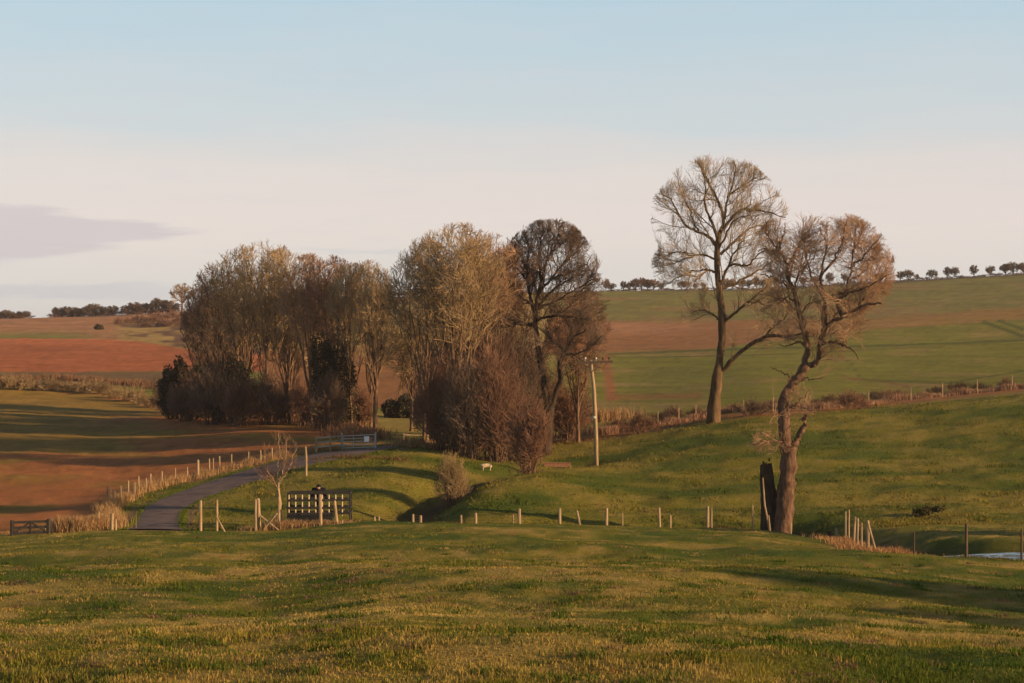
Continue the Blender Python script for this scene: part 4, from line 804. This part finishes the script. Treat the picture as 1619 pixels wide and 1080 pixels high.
# hedge on the bank at far left and scrub on the hill
lp = shrub('bank_shrub', 30, 292, 26, 22, TM['G'], 610, 30, (6, 5, 3), .06, .016); tag(lp, 'tawny bush at the far left of the hedge below the red field', 'shrub', 'bushes on the hedge bank below the red field')
for j, px in enumerate([-30, -5, 12, 58, 84, 110, 136, 160, 186, 205, 228, 246]):
    c = copy_tree(lp); q = at(px, 292 - (px > 150) * (px - 150) * .35); sc = .75 + .35 * ((j * 7) % 5) / 5; c.location = q; c.scale = (sc * 1.2, sc, sc); c.rotation_euler.z = j * 2.1; c['label'] = 'low brown bush in the hedge below the red ploughed field'
hp = shrub('hill_shrub', 190, 640, 12, 11, TM['R'], 611, 24, (5, 5, 3), .06, .03); tag(hp, 'dark rounded bush at the left end of the hillside scrub', 'shrub', 'scrub bushes on the left hillside')
for j, (px, D) in enumerate([(205, 650), (222, 655), (240, 660), (252, 600), (262, 690), (275, 700), (285, 620), (246, 710), (228, 600), (300, 640), (268, 600), (296, 700)]):
    c = copy_tree(hp); c.location = at(px, D); sc = .8 + .4 * ((j * 3) % 4) / 4; c.scale = (sc * 1.3, sc * 1.3, sc); c.rotation_euler.z = j * 1.3; c['label'] = 'brown scrub bush on the left hillside below the skyline'
gs = leafy('hill_bush', 157, 590, [(157, CY - F * at(157, 590).z / 590 - 4, 8, 4)], M_IVY, 500, 0.35, 612, False); tag(gs, 'small dark green bush on the edge of the red field', 'bush')

# --- skyline trees
def skyproto(seed, m, H=5.5, Wd=2.6):
    rng = np.random.default_rng(seed); lim = auto_limbs(H, rng, 0.16, 6, .16, Wd / H * .75, dome=(H * .55, H * .42, Wd)); return make_tree('skyline_tree', (0, 0, 0), lim, [(0, 0, H * .58, Wd, Wd, H * .42)], spec_big(1, 1.7, .04, .2, (4, 4, 3, 2), 0.04), M_BARK_DARK, m, seed, spray=4)[0]
sk = [skyproto(701, M_TWIG_DARK, 5.4, 2.5), skyproto(702, M_TWIG_DARK, 5.0, 3.0), skyproto(703, M_TWIG_RED, 5.2, 2.7)]
used = [False] * 3
def sky_tree(px, k, sc, D, lab, grp, sxy=1.0):
    o = sk[k] if not used[k] else copy_tree(sk[k]); used[k] = True
    o.location = at(px, D, -0.15); q3 = 1 + .22 * math.sin(px * 2.7); o.scale = (sc * sxy * q3, sc * sxy * q3, sc * (1 + .12 * math.sin(px * 1.3))); o.rotation_euler.z = px * 1.1; o['label'] = lab; o['category'] = 'tree'; o['group'] = grp
GR = 'round trees spaced along the right skyline'
for px, k, sc, lab in [(1423, 0, .75, 'first small tree on the skyline right of the gnarled tree'), (1436, 1, .9, 'second small tree on the skyline right of the gnarled tree'), (1449, 2, .6, 'smallest skyline tree right of the gnarled tree'), (1473, 1, 1.0, 'lone wide round tree on the right skyline, left of the touching pair'),
    (1498, 0, 1.0, 'left tree of the touching pair on the right skyline'), (1510, 1, .95, 'right tree of the touching pair on the right skyline'), (1540, 0, 1.05, 'dark dense tree standing alone on the right skyline'), (1566, 1, .92, 'smaller round tree between the dark lone tree and the frame edge clump'),
    (1590, 0, .95, 'left tree of the clump at the right end of the skyline'), (1602, 1, 1.1, 'wide middle tree of the clump at the right end of the skyline'), (1618, 2, 1.1, 'tree cut by the right edge of the frame on the skyline')]: sky_tree(px, k, sc, 790, lab, GR)
GM = 'trees along the middle skyline'
for i, (px, k, sc) in enumerate([(958, 2, .95), (966, 1, .8), (986, 0, .8), (995, 1, .9), (1005, 2, 1.1), (1014, 2, 1.25), (1024, 0, 1.0), (1034, 2, 1.0), (1046, 1, .7), (1077, 2, .9), (1086, 2, .9), (1100, 0, .65), (1112, 1, .65), (1148, 2, 1), (1158, 2, 1), (1172, 0, .9), (1184, 1, .9), (1196, 0, 1), (1207, 1, 1), (1216, 2, 1), (1228, 2, .8), (1270, 0, .9), (1290, 1, 1), (1312, 0, 1), (1335, 1, .9), (1390, 2, .9)]):
    sky_tree(px, k, sc, 790, ['small dark tree in the skyline row behind the two big trees', 'small wide tree in the skyline row behind the two big trees', 'small rusty tree in the skyline row behind the two big trees'][k], GM)
GL = 'trees along the left skyline'
xs = [(2, 1, .6), (10, 0, .7), (20, 1, .6), (30, 0, .55), (40, 1, .6)] + [(88 + 9 * i, (0, 1)[i % 2], .75 + .3 * ((i * 5) % 4) / 4) for i in range(11)] + [(203 + 9 * i, (1, 0)[i % 2], .85 + .3 * ((i * 3) % 4) / 4) for i in range(9)]
for px, k, sc in xs: sky_tree(px, k, sc, 780, 'dark hedge tree in the broken row on the left skyline' if px > 60 else 'low dark hedge tree at the far left end of the skyline', GL, 1.25)
for px in list(range(86, 182, 8)) + list(range(196, 282, 8)) + list(range(0, 46, 8)):
    c = copy_tree(hp); c.location = at(px, 781); c.scale = (1.3, 1.3, .9); c.rotation_euler.z = px; c['label'] = 'low dark bush at the foot of the left skyline trees'; c['group'] = 'bushes under the left skyline trees'
tag(gtree('bare_tree', 288, 760, 447, 22, 488, (M_BARK, M_TWIG_ASH), 720, 6, 1, .3, (5, 4, 3, 2), 1.6, 3, .05, .2, .045), 'tall pale bare tree standing above the left skyline', 'tree')

# --- hedge behind the wood, seen through the trees on the skyline
q_ = shrub('far_hedge_shrub', 575, 770, 16, 11, TM['R'], 613, 24, (5, 5, 3), .06, .035); tag(q_, 'rusty hedge bush on the skyline behind the left wood', 'shrub', 'hedge bushes on the middle skyline')
for j in range(20):
    c = copy_tree(q_); c.location = at(330 + j * 22, 775); c.scale = (1.2, 1.2, .8 + .5 * ((j * 3) % 5) / 5); c.rotation_euler.z = j * 1.9

for j in range(30):
    c = copy_tree(q_); c.location = at(960 + j * 23, 792, -.2); c.scale = (1.2, 1.2, .28 + .3 * ((j * 7) % 5) / 5); c.rotation_euler.z = j * 1.3; c['label'] = 'low hedge bush at the foot of the right skyline trees'; c['group'] = 'hedge bushes on the right skyline'
# --- trees beyond the right edge of the frame: they stand there and shade the near pasture
off = [((42, 32), 0), ((49, 38), 1), ((56, 34), 1), ((47, 24), 0), ((70, 12), 0), ((92, 66), 0)]
rng = np.random.default_rng(8); H = 11.0
po, _ = make_tree('roadside_tree', (0, 0, 0), auto_limbs(H, rng, .3, 7, .22, .33), [(0, 0, H * .6, H * .4, H * .4, H * .42)], spec_big(1, 3.6, .05, .2, (9, 8, 6, 3), .012), M_BARK, M_TWIG_OAK, 801)
tag(po, 'bare tree standing beyond the right edge of the frame', 'tree', 'bare trees outside the frame on the right')
for i, ((x_, y_), k) in enumerate(off):
    c = po if i == 0 else copy_tree(po); c.location = (x_, y_, gz(x_, y_)); s_ = (.75, 1.0)[k]; c.scale = (s_, s_, s_); c.rotation_euler.z = i * 1.1

rng = np.random.default_rng(12); eo = empty('evergreen_tree', (0, 0, 0)); q = unit(rng.normal(0, 1, (9000, 3))) * (rng.uniform(.1, 1, (9000, 1)) ** .45) * np.array([3.2, 3.2, 3.8]) * (.7 + .5 * vnoise(rng.uniform(0, 9, 9000), rng.uniform(0, 9, 9000), 3))[:, None] + np.array([0, 0, 4.4])
leaves('foliage', q, .2, M_IVY, eo, rng); v, f = tubes(*limb_arrays([([(0, 0, -.4), (.1, 0, 2), (0, .1, 5)], .25, .1)], 8, .03, rng), 9); np_mesh('trunk', v, f, M_BARK_DARK, eo)
tag(eo, 'dark evergreen standing beyond the right edge of the frame', 'tree', 'evergreens outside the frame on the right')
for i, (x_, y_, k_) in enumerate([(40, 104, .6), (47, 100, .65), (54, 98, .7)]):
    c = eo if i == 0 else copy_tree(eo); c.location = (x_, y_, gz(x_, y_)); k_ *= 1.55; c.scale = (k_, k_, k_); c.rotation_euler.z = i
# ------------------------------------------------------------------ fences, gates, pole
def fence(name, label, posts, mat=M_POST, wires=3, r=0.068, dmin=118.5, depth=None, wire_to=None):
    """posts: (px, top_py, bottom_py[, lean px, dist]); wires run along the line"""
    root = None; tops = []
    for i, q in enumerate(posts):
        px, tp, bt = q[:3]; ln = q[3] if len(q) > 3 else 0; D = q[4] if len(q) > 4 else None
        p = at(px, D) if D else hit(px, bt, dmin); D = p.y; h = (bt - tp) * D / F if not D is None else 1.1
        if root is None: root = empty(name, p)
        b = p - root.location; t = b + Vector((ln * D / F, random.uniform(-.04, .04), h))
        rr_ = r * (q[5] if len(q) > 5 else random.uniform(.8, 1.15)); d = (t - b)
        MB().tube([b - d * .12, b, b + d * .5, b + d * .96, t], [rr_ * 1.02, rr_, rr_ * .97, rr_ * .92, rr_ * .6], 9).build('post', mat, root)
        tops.append((b, t))
    if wires:
        mb = MB()
        for w in range(wires):
            k = .3 + .6 * w / max(wires - 1, 1)
            for (b, t), (b2, t2) in zip(tops[:-1], tops[1:]):
                if (b - b2).length < 14: mb.tube([b.lerp(t, k), b2.lerp(t2, k)], .006, 4)
        if mb.v: mb.build('wire', M_WIRE, root)
    tag(root, label, 'fence'); return root
fence('lane_fence', 'post and wire fence with pale posts following the left side of the lane', [(170, 769, 802), (175, 772, 800), (181, 775, 799), (191, 768, 796), (203, 760, 789), (213, 762, 786), (219, 753, 781), (231, 756, 778), (238, 749, 775), (256, 745, 769), (277, 740, 762), (296, 738, 760), (313, 727, 757, 0, None, 1.7), (331, 725, 749), (337, 724, 747), (347, 721, 744), (366, 718, 740), (393, 714, 736), (412, 712, 732), (430, 708, 728), (452, 704, 722), (466, 702, 721)])
fence('stream_fence', 'long post and wire fence with short pale posts along the near side of the stream', [(541, 824, 833, 0, 117.5), (592, 820, 832, 0, 117.5), (599, 820, 832, 0, 118), (653, 816, 829, 0, 117.5), (665, 816, 829, 0, 118, 1.3), (729, 814, 828, 0, 118), (752, 811, 828, 0, 117.5, 1.4), (811, 814, 829, 0, 118), (821, 805, 829, 0, 117.5, 1.5), (885, 804, 831, 0, 117.5, 1.4), (917, 807, 831, -5, 117.5), (959, 804, 833, 0, 117.5, 1.4), (984, 809, 833, 0, 118, .8), (1043, 803, 835, -1, 117.5, 1.2), (1060, 814, 835, 0, 117.5), (1119, 802, 838, 0, 117.5, 1.4), (1125, 805, 838, 0, 118, .8), (1190, 799, 839, 0, 117.5, .9), (1218, 812, 842, -3, 117), (1250, 815, 842, 0, 116, .8)])
lean = MB(); p = at(1218, 117); s = 117 / F; lean.tube([p - p, (-8 * s, 0.3, 45 * s), (-10 * s, .6, 88 * s)], [.07, .06, .04], 8); o_ = empty('leaning_pole', p); lean.build('shaft', M_POST, o_); tag(o_, 'grey leaning pole propped against the dead black trunk', 'pole')
fence('corner_fence', 'run of tall pale leaning posts crowded together above the dead bracken', [(1325, 812, 848, -3, 110), (1337, 804, 862, 0, 105, .8), (1342, 806, 864, 0, 103, .8), (1349, 818, 868, 3, 98), (1355, 820, 870, 1, 96), (1362, 823, 872, 0, 94), (1372, 820, 875, 0, 92, 1.3), (1386, 870 - 50, 872, -14, 90)], wires=2)
fence('pond_fence', 'post and wire fence with thin dark posts beside the pond', [(1445, 836, 882, 0, 87), (1528, 838, 896, 0, 80, 1.3), (1615, 848, 899, 0, 79.5), (1700, 850, 906, 0, 78)], M_POSTD, wires=2, r=.05)
fence('field_fence', 'post and wire fence along the foot of the right hand hedgerow', [(1007, 655, 681), (1073, 645, 668), (1100, 645, 664), (1175, 632, 655), (1222, 628, 652), (1280, 625, 648), (1373, 618, 640), (1330, 622, 645), (1440, 612, 633), (1490, 605, 628), (1545, 600, 622), (1600, 592, 616)][:1] + [(1040, 650, 673), (1073, 645, 668), (1100, 640, 662), (1175, 632, 655), (1222, 628, 652), (1280, 625, 648), (1330, 622, 645), (1373, 618, 640), (1440, 612, 633), (1490, 605, 628), (1545, 600, 622), (1600, 592, 616)], wires=2)
fence('valley_fence', 'few pale posts below the brown thicket and beside the small hurdle', [(702, 692, 709), (740, 700, 716), (767, 714, 727), (791, 716, 730)], wires=2)
fence('braced_fence', 'left part of the near fence with tall pale posts and diagonal braces', [(317, 798, 847, 0, 118, 1.5), (343, 797, 847, 0, 118.5, 1.2), (404, 797, 848, 0, 118, 1.1), (410, 795, 846, -2, 118.5, 1.7), (441, 790, 838, 0, 120, 1.3), (447, 812, 840, -3, 119.5)], wires=2)
br = bpy.data.objects['braced_fence']
def pt(px, py, D): return Vector(((px - CX) / F * D, D, -(py - CY) / F * D))
for a, b_ in [((343, 818), (358, 846)), ((411, 815), (450, 846)), ((414, 840), (438, 812))]: MB().tube([pt(*a, 118.2) - br.location, pt(*b_, 118.0) - br.location], .06, 8).build('brace', M_POST, br)
fence('feeder_fence', 'two tall posts and a stub standing in front of the railed feeder', [(507, 786, 836, -1, 118.5, 1.6), (533, 795, 834, -4, 119, 1.4)], wires=2)
fence('lane_end_posts', 'pale stout post with a shorter one where the lane fence meets the pasture', [(177, 814, 841, 0, 118.5, 1.7), (183, 823, 841, 0, 118.5, 1.1), (156, 808, 838, 0, 121, .8)], wires=0)
# single post with stub rail on the lane's right side
p = at(484, 152); s = 152 / F; o_ = empty('marker_post', p); MB().tube([(0, 0, -.2), (0, 0, 30 * s), (-.05, 0, 47 * s)], [.1, .095, .07], 10).build('post', M_POST, o_); tag(o_, 'lone pale post on the grass at the right side of the lane', 'post')

def farm_gate(name, p, q, h, rails, mat, parent_label, cat, rail_r=.03, braces=True, postr=.09, uprights=3):
    """p,q ground ends (world)"""
    root = empty(name, p); d = q - p; L = d.length
    for e in (Vector((0, 0, 0)), d): MB().tube([e + Vector((0, 0, -.2)), e + Vector((0, 0, h * 1.12))], postr, 9).build('post', mat, root)
    mb = MB()
    for k in range(rails): z = h * (.15 + .8 * k / (rails - 1)); mb.bar(d * .03 + Vector((0, 0, z)), d * .97 + Vector((0, 0, z)), rail_r * .6, rail_r)
    for k in range(uprights): f = .03 + .94 * k / (uprights - 1); mb.bar(d * f + Vector((0, -.02, h * .12)), d * f + Vector((0, -.02, h * .98)), rail_r * .7, rail_r)
    if braces: mb.bar(d * .04 + Vector((0, -.05, h * .16)), d * .5 + Vector((0, -.05, h * .93)), rail_r * .5, rail_r * .8); mb.bar(d * .96 + Vector((0, -.05, h * .16)), d * .5 + Vector((0, -.05, h * .93)), rail_r * .5, rail_r * .8)
    mb.build('rails', mat, root); tag(root, parent_label, cat); return root
farm_gate('wooden_gate', at(19, 117.2), at(77, 117.6), .84, 3, M_RAIL, 'low dark wooden field gate at the left edge of the frame', 'gate', .075, True, .11)
pp = hit(541, 712, 150); q = hit(594, 710, 150); g1 = farm_gate('metal_gate', pp, q, 1.35, 5, M_GALV, 'long grey metal gate across the lane with a white sign', 'gate', .04, False, .08, 4)
d = q - pp; c = d * .74 + Vector((0, -.24, .92)); MB().box(c, (.30, .02, .24), (d.normalized(), Vector((0, 1, 0)), Vector((0, 0, 1)))).build('sign_board', M_WHITE, g1, bevel=.01)
d_ = MB().box(c + d.normalized() * .52, (.2, .02, .16), (d.normalized(), Vector((0, 1, 0)), Vector((0, 0, 1)))); d_.build('rusty_plate', M_BRICK, g1)
rf = empty('rail_fence', hit(500, 716, 140)); lst = [(500, 716), (522, 714), (540, 712)]; P_ = [hit(a, b, 140) - rf.location for a, b in lst]
for i, e in enumerate(P_): MB().tube([e + Vector((0, 0, -.2)), e + Vector((0, 0, 1.45))], .09, 8).build('post', M_POST, rf)
mb = MB(); [mb.bar(a + Vector((0, -.05, z)), b + Vector((0, -.05, z)), .03, .05) for a, b in zip(P_[:-1], P_[1:]) for z in (.5, .9, 1.3)]; mb.build('rails', M_GALV, rf); tag(rf, 'grey post and rail fence leading up to the long metal gate', 'fence')
hu = farm_gate('hurdle', hit(638, 703, 150), hit(677, 704, 150), .95, 2, M_POST, 'small pale wooden hurdle standing right of the lane', 'hurdle', .05, False, .06, 2)

# railed feeder
p = at(504, 121.3); s = 121.3 / F; fd = empty('hay_feeder', p); zt = lambda py: (828 - py) * s + .0
base_py = CY - F * p.z / 121.3; zt = lambda py: (base_py - py) * s
W2 = 49 * s
for py in (780, 791, 803, 812):
    for yy, w_ in ((0, 1), (1.3, 1)): MB().bar((-W2, yy, zt(py)), (W2, yy, zt(py) + .02), .03, .06).build('rail', M_RAIL, fd)
for k in range(10):
    x_ = -W2 + .06 + k * (2 * W2 - .12) / 9
    MB().tube([(x_, .075, zt(816)), (x_, .075, zt(781))], .045, 8).build('bar', M_BARP, fd)
for x_ in (-W2, W2):
    mb = MB(); [mb.bar((x_, 0, zt(py)), (x_, 1.3, zt(py)), .03, .04) for py in (780, 791, 803, 812)]; [mb.bar((x_, y_, -.1), (x_, y_, zt(779)), .04, .04) for y_ in (0, 1.3)]; mb.build('end_frame', M_RAIL, fd)
mb = MB(); w0 = W2 * .98; zb, zt_ = .05, zt(814)
mb.v = [(-w0, -.12, zt_), (w0 * .45, -.12, zt_), (w0 * .45, 1.4, zt_), (-w0, 1.4, zt_), (-w0 * .92, .08, zb), (w0 * .4, .08, zb), (w0 * .4, 1.2, zb), (-w0 * .92, 1.2, zb), (-w0 * .95, -.05, zt_ - .01), (w0 * .42, -.05, zt_ - .01), (w0 * .42, 1.33, zt_ - .01), (-w0 * .95, 1.33, zt_ - .01), (-w0 * .88, .12, zb + .1), (w0 * .37, .12, zb + .1), (w0 * .37, 1.16, zb + .1), (-w0 * .88, 1.16, zb + .1)]
mb.f = [[0, 1, 5, 4], [1, 2, 6, 5], [2, 3, 7, 6], [3, 0, 4, 7], [4, 5, 6, 7], [0, 8, 9, 1], [1, 9, 10, 2], [2, 10, 11, 3], [3, 11, 8, 0], [8, 12, 13, 9], [9, 13, 14, 10], [10, 14, 15, 11], [11, 15, 12, 8], [12, 15, 14, 13]]
mb.build('trough', M_TROUGH, fd); tag(fd, 'long hay feeder with dark rails and pale upright bars over a black trough', 'feeder')

# utility pole with crossarm, insulators and wires
p = at(943, 160); s = 160 / F; up_ = empty('utility_pole', p); top = 168 * s
MB().tube([(0, 0, -.4), (-.05, 0, top * .3), (-.2, 0, top * .7), (-9 * s, 0, top)], [.19, .18, .16, .13], 12).build('pole', M_POST, up_, True)
ca = MB().bar((-30 * s, -.16, top - .25), (26 * s, -.16, top - .15), .06, .1); ca.build('crossarm', M_POSTD, up_)
for x_ in (-26, -18, -1, 10, 20):
    MB().tube([(x_ * s, -.16, top - .12), (x_ * s, -.16, top + .02), (x_ * s, -.16, top + .06), (x_ * s, -.16, top + .22)], [.03, .03, .10, .07], 9).build('insulator', M_GALV if x_ in (-18, -1) else M_RAIL, up_)
MB().bar((-9 * s, -.13, top - 1.1), (-24 * s, -.13, top - .25), .02, .03).bar((-9 * s, -.13, top - 1.1), (10 * s, -.13, top - .2), .02, .03).build('brace', M_POSTD, up_)
MB().tube([(-4 * s, -.02, top * .45), (-4 * s, -.02, top * .47)], .21, 12).build('collar', M_GALV, up_)
mb = MB()
for x_ in (-26, -1, 20):
    a = Vector((x_ * s, -.16, top + .2)); b_ = Vector((75 + x_ * s, 12, top + 6.5)); pts = [a.lerp(b_, t) - Vector((0, 0, 1.6 * 4 * t * (1 - t))) for t in np.linspace(0, 1, 14)]; mb.tube(pts, .008, 4, False)
mb.build('overhead_wire', M_WIRE, up_); tag(up_, 'wooden utility pole with a dark crossarm and insulators on the slope', 'utility pole')

# red brick culvert wall and stakes
p = hit(881, 739, 140); s = p.y / F; cu_ = empty('culvert_wall', p); mb = MB(); mb.box((0, 0, 3 * s), (21 * s, .16, 3 * s)); mb.build('wall', M_BRICK, cu_, bevel=.02); MB().box((0, 0, 6 * s + .04), (22 * s, .2, .035)).build('coping', M_BRICK, cu_, bevel=.015); tag(cu_, 'low red brick culvert wall left of the utility pole', 'wall')
for px, tp, bt in ((873, 683, 692), (885, 683, 691), (891, 681, 688), (897, 681, 689)):
    q = hit(px, bt, 150); s = q.y / F; o_ = empty('stake', q); MB().tube([(0, 0, -.2), (0.02, 0, (bt - tp) * s * .6), (.0, 0, (bt - tp) * s)], [.12, .11, .08], 8).build('shaft', M_BARP, o_); tag(o_, 'short pale stake at the dark foot of the hedge left of the utility pole', 'stake', 'pale stakes left of the utility pole')
# two dark clumps on the slope and stump by the posts
st = leafy('rush_clump', 1468, 125, [(1462, 808, 18, 7), (1482, 805, 12, 5)], M_BUSH, 2600, .09, 901, False); tag(st, 'dark green rush clump on the sunny slope above the pond', 'rush clump')
p = at(1309, 112); o_ = empty('tree_stump', p); v, f = tubes(*limb_arrays([([(0, 0, -.2), (.02, 0, .4), (.1, 0, .95)], .26, .12), ([(.05, 0, .5), (.3, .1, .8)], .12, .05), ([(0, 0, .3), (-.25, 0, .45)], .1, .04)], 8, .03), 9); np_mesh('stump', v, f, M_BARK_DARK, o_); tag(o_, 'small black stump left of the crowded leaning posts', 'stump')

# ------------------------------------------------------------------ skinned figures
def skinned(name, verts, edges, radii, mat, parent, root=0, sub=2):
    me = bpy.data.meshes.new(name); me.from_pydata(verts, edges, []); me.materials.append(mat); o = bpy.data.objects.new(name, me); COL.objects.link(o); o.parent = parent
    m = o.modifiers.new('skin', 'SKIN'); m.use_smooth_shade = True
    for i, r in enumerate(radii): v = me.skin_vertices[0].data[i]; v.radius = (r, r) if not isinstance(r, tuple) else r; v.use_root = (i == root)
    s_ = o.modifiers.new('sub', 'SUBSURF'); s_.levels = sub; s_.render_levels = sub; return o
# person leaning over the feeder
p = at(505, 123.6); pe = empty('person', p, math.pi)         # faces the camera side, towards the feeder
sc_ = 1.0; hz = (CY - F * p.z / 123.6 - 765) * 123.6 / F       # height the figure reaches
lift = 0.0
Vb = [(0, 0, .95), (0, .06, 1.15), (0, .16, 1.34), (0, .24, 1.52), (0, .32, 1.58), (0, .36, 1.62), (.21, .20, 1.54), (.27, .34, 1.22), (.22, .56, 1.20), (-.21, .20, 1.54), (-.27, .34, 1.22), (-.22, .56, 1.20),
      (.10, 0, .90), (.12, .02, .50), (.13, -.02, .10), (.13, .12, .04), (-.10, 0, .90), (-.12, .02, .50), (-.13, -.02, .10), (-.13, .12, .04)]
Eb = [(0, 1), (1, 2), (2, 3), (3, 4), (4, 5), (3, 6), (6, 7), (7, 8), (3, 9), (9, 10), (10, 11), (0, 12), (12, 13), (13, 14), (14, 15), (0, 16), (16, 17), (17, 18), (18, 19)]
Rb = [.20, .22, .25, .23, .12, .07, .17, .12, .07, .17, .12, .07, .10, .07, .05, .05, .10, .07, .05, .05]
k = hz / 1.82; pe.scale = (k, k, k)
skinned('body', Vb, Eb, Rb, M_COAT, pe)
hd = skinned('head', [(0, .30, 1.56), (0, .335, 1.64), (0, .35, 1.72), (0, .34, 1.77), (0, .45, 1.66)], [(0, 1), (1, 2), (2, 3), (1, 4)], [.055, .085, .10, .06, .015], M_SKIN, pe)
for sx_ in (-1, 1): skinned('ear', [(sx_ * .085, .33, 1.66), (sx_ * .10, .325, 1.69)], [(0, 1)], [.015, .018], M_SKIN, pe, sub=1)
skinned('hood', [(0, .26, 1.52), (0, .29, 1.64), (0, .33, 1.74), (0, .42, 1.77), (0, .46, 1.72)], [(0, 1), (1, 2), (2, 3), (3, 4)], [.15, .14, .125, .095, .05], M_COAT, pe)
for sx_ in (-1, 1):
    hv = [(sx_ * .22, .55, 1.20), (sx_ * .21, .62, 1.20)]; he = [(0, 1)]; hr = [.032, .038]
    for fi in range(4):
        b0_ = len(hv); fx = sx_ * .21 + (fi - 1.5) * .021; L_ = (.07, .08, .075, .06)[fi]; hv += [(fx, .66, 1.205), (fx, .66 + L_ * .5, 1.195), (fx, .66 + L_ * .7, 1.16)]; he += [(1, b0_), (b0_, b0_ + 1), (b0_ + 1, b0_ + 2)]; hr += [.01, .009, .008]
    b0_ = len(hv); hv += [(sx_ * .21 - sx_ * .045, .61, 1.19), (sx_ * .21 - sx_ * .065, .64, 1.175)]; he += [(0, b0_), (b0_, b0_ + 1)]; hr += [.013, .01]
    skinned('hand', hv, he, hr, M_SKIN, pe, sub=1)
tag(pe, 'person in a dark coat hunched over the far side of the hay feeder', 'person')

# sheep
p = at(769, 158.5); sh = empty('sheep', p, rad(185)); k = p.y / F * 12 / .78; sh.scale = (k, k, k)
Vs = [(-.42, 0, .56), (-.2, 0, .58), (.1, 0, .57), (.36, 0, .58), (.50, 0, .60), (.62, 0, .52), (-.38, .12, .40), (-.40, .12, .22), (-.37, .12, .02), (-.38, -.12, .40), (-.40, -.12, .22), (-.37, -.12, .02), (.34, .11, .38), (.34, .11, .20), (.34, .11, .02), (.34, -.11, .38), (.34, -.11, .20), (.34, -.11, .02), (-.52, 0, .50), (-.56, 0, .38)]
Es = [(0, 1), (1, 2), (2, 3), (3, 4), (4, 5), (0, 6), (6, 7), (7, 8), (0, 9), (9, 10), (10, 11), (3, 12), (12, 13), (13, 14), (3, 15), (15, 16), (16, 17), (0, 18), (18, 19)]
Rs = [.19, .23, .24, .21, .14, .10, .09, .045, .03, .09, .045, .03, .08, .04, .03, .08, .04, .03, .06, .035]
skinned('body', Vs, Es, Rs, M_WOOL, sh, 1)
skinned('head', [(.60, 0, .50), (.68, 0, .42), (.74, 0, .30), (.76, 0, .24)], [(0, 1), (1, 2), (2, 3)], [.085, .085, .06, .045], M_MUZ, sh)
for sy in (-1, 1): skinned('ear', [(.64, sy * .07, .49), (.63, sy * .16, .46)], [(0, 1)], [.025, .015], M_MUZ, sh, sub=1)
tag(sh, 'cream sheep with a brown face grazing beside the brown thicket', 'sheep')

# ------------------------------------------------------------------ haze over the valley
mh = bpy.data.materials.new('valley_haze'); mh.use_nodes = True; nt = mh.node_tree; nt.nodes.clear()
vo = nd(nt, 'ShaderNodeVolumePrincipled'); vo.inputs['Density'].default_value = 0.0001; vo.inputs['Color'].default_value = (0.9, 0.88, 0.92, 1); vo.inputs['Anisotropy'].default_value = 0.2
oo = nd(nt, 'ShaderNodeOutputMaterial'); nt.links.new(vo.outputs[0], oo.inputs['Volume'])
zmin = min(float(v.co.z) for v in ground.data.vertices) - 1
hz_ = MB().box((0, 4400, (zmin + 34) / 2), (2600, 4700, (34 - zmin) / 2)).build('haze', mh); tag(hz_, kind='stuff')
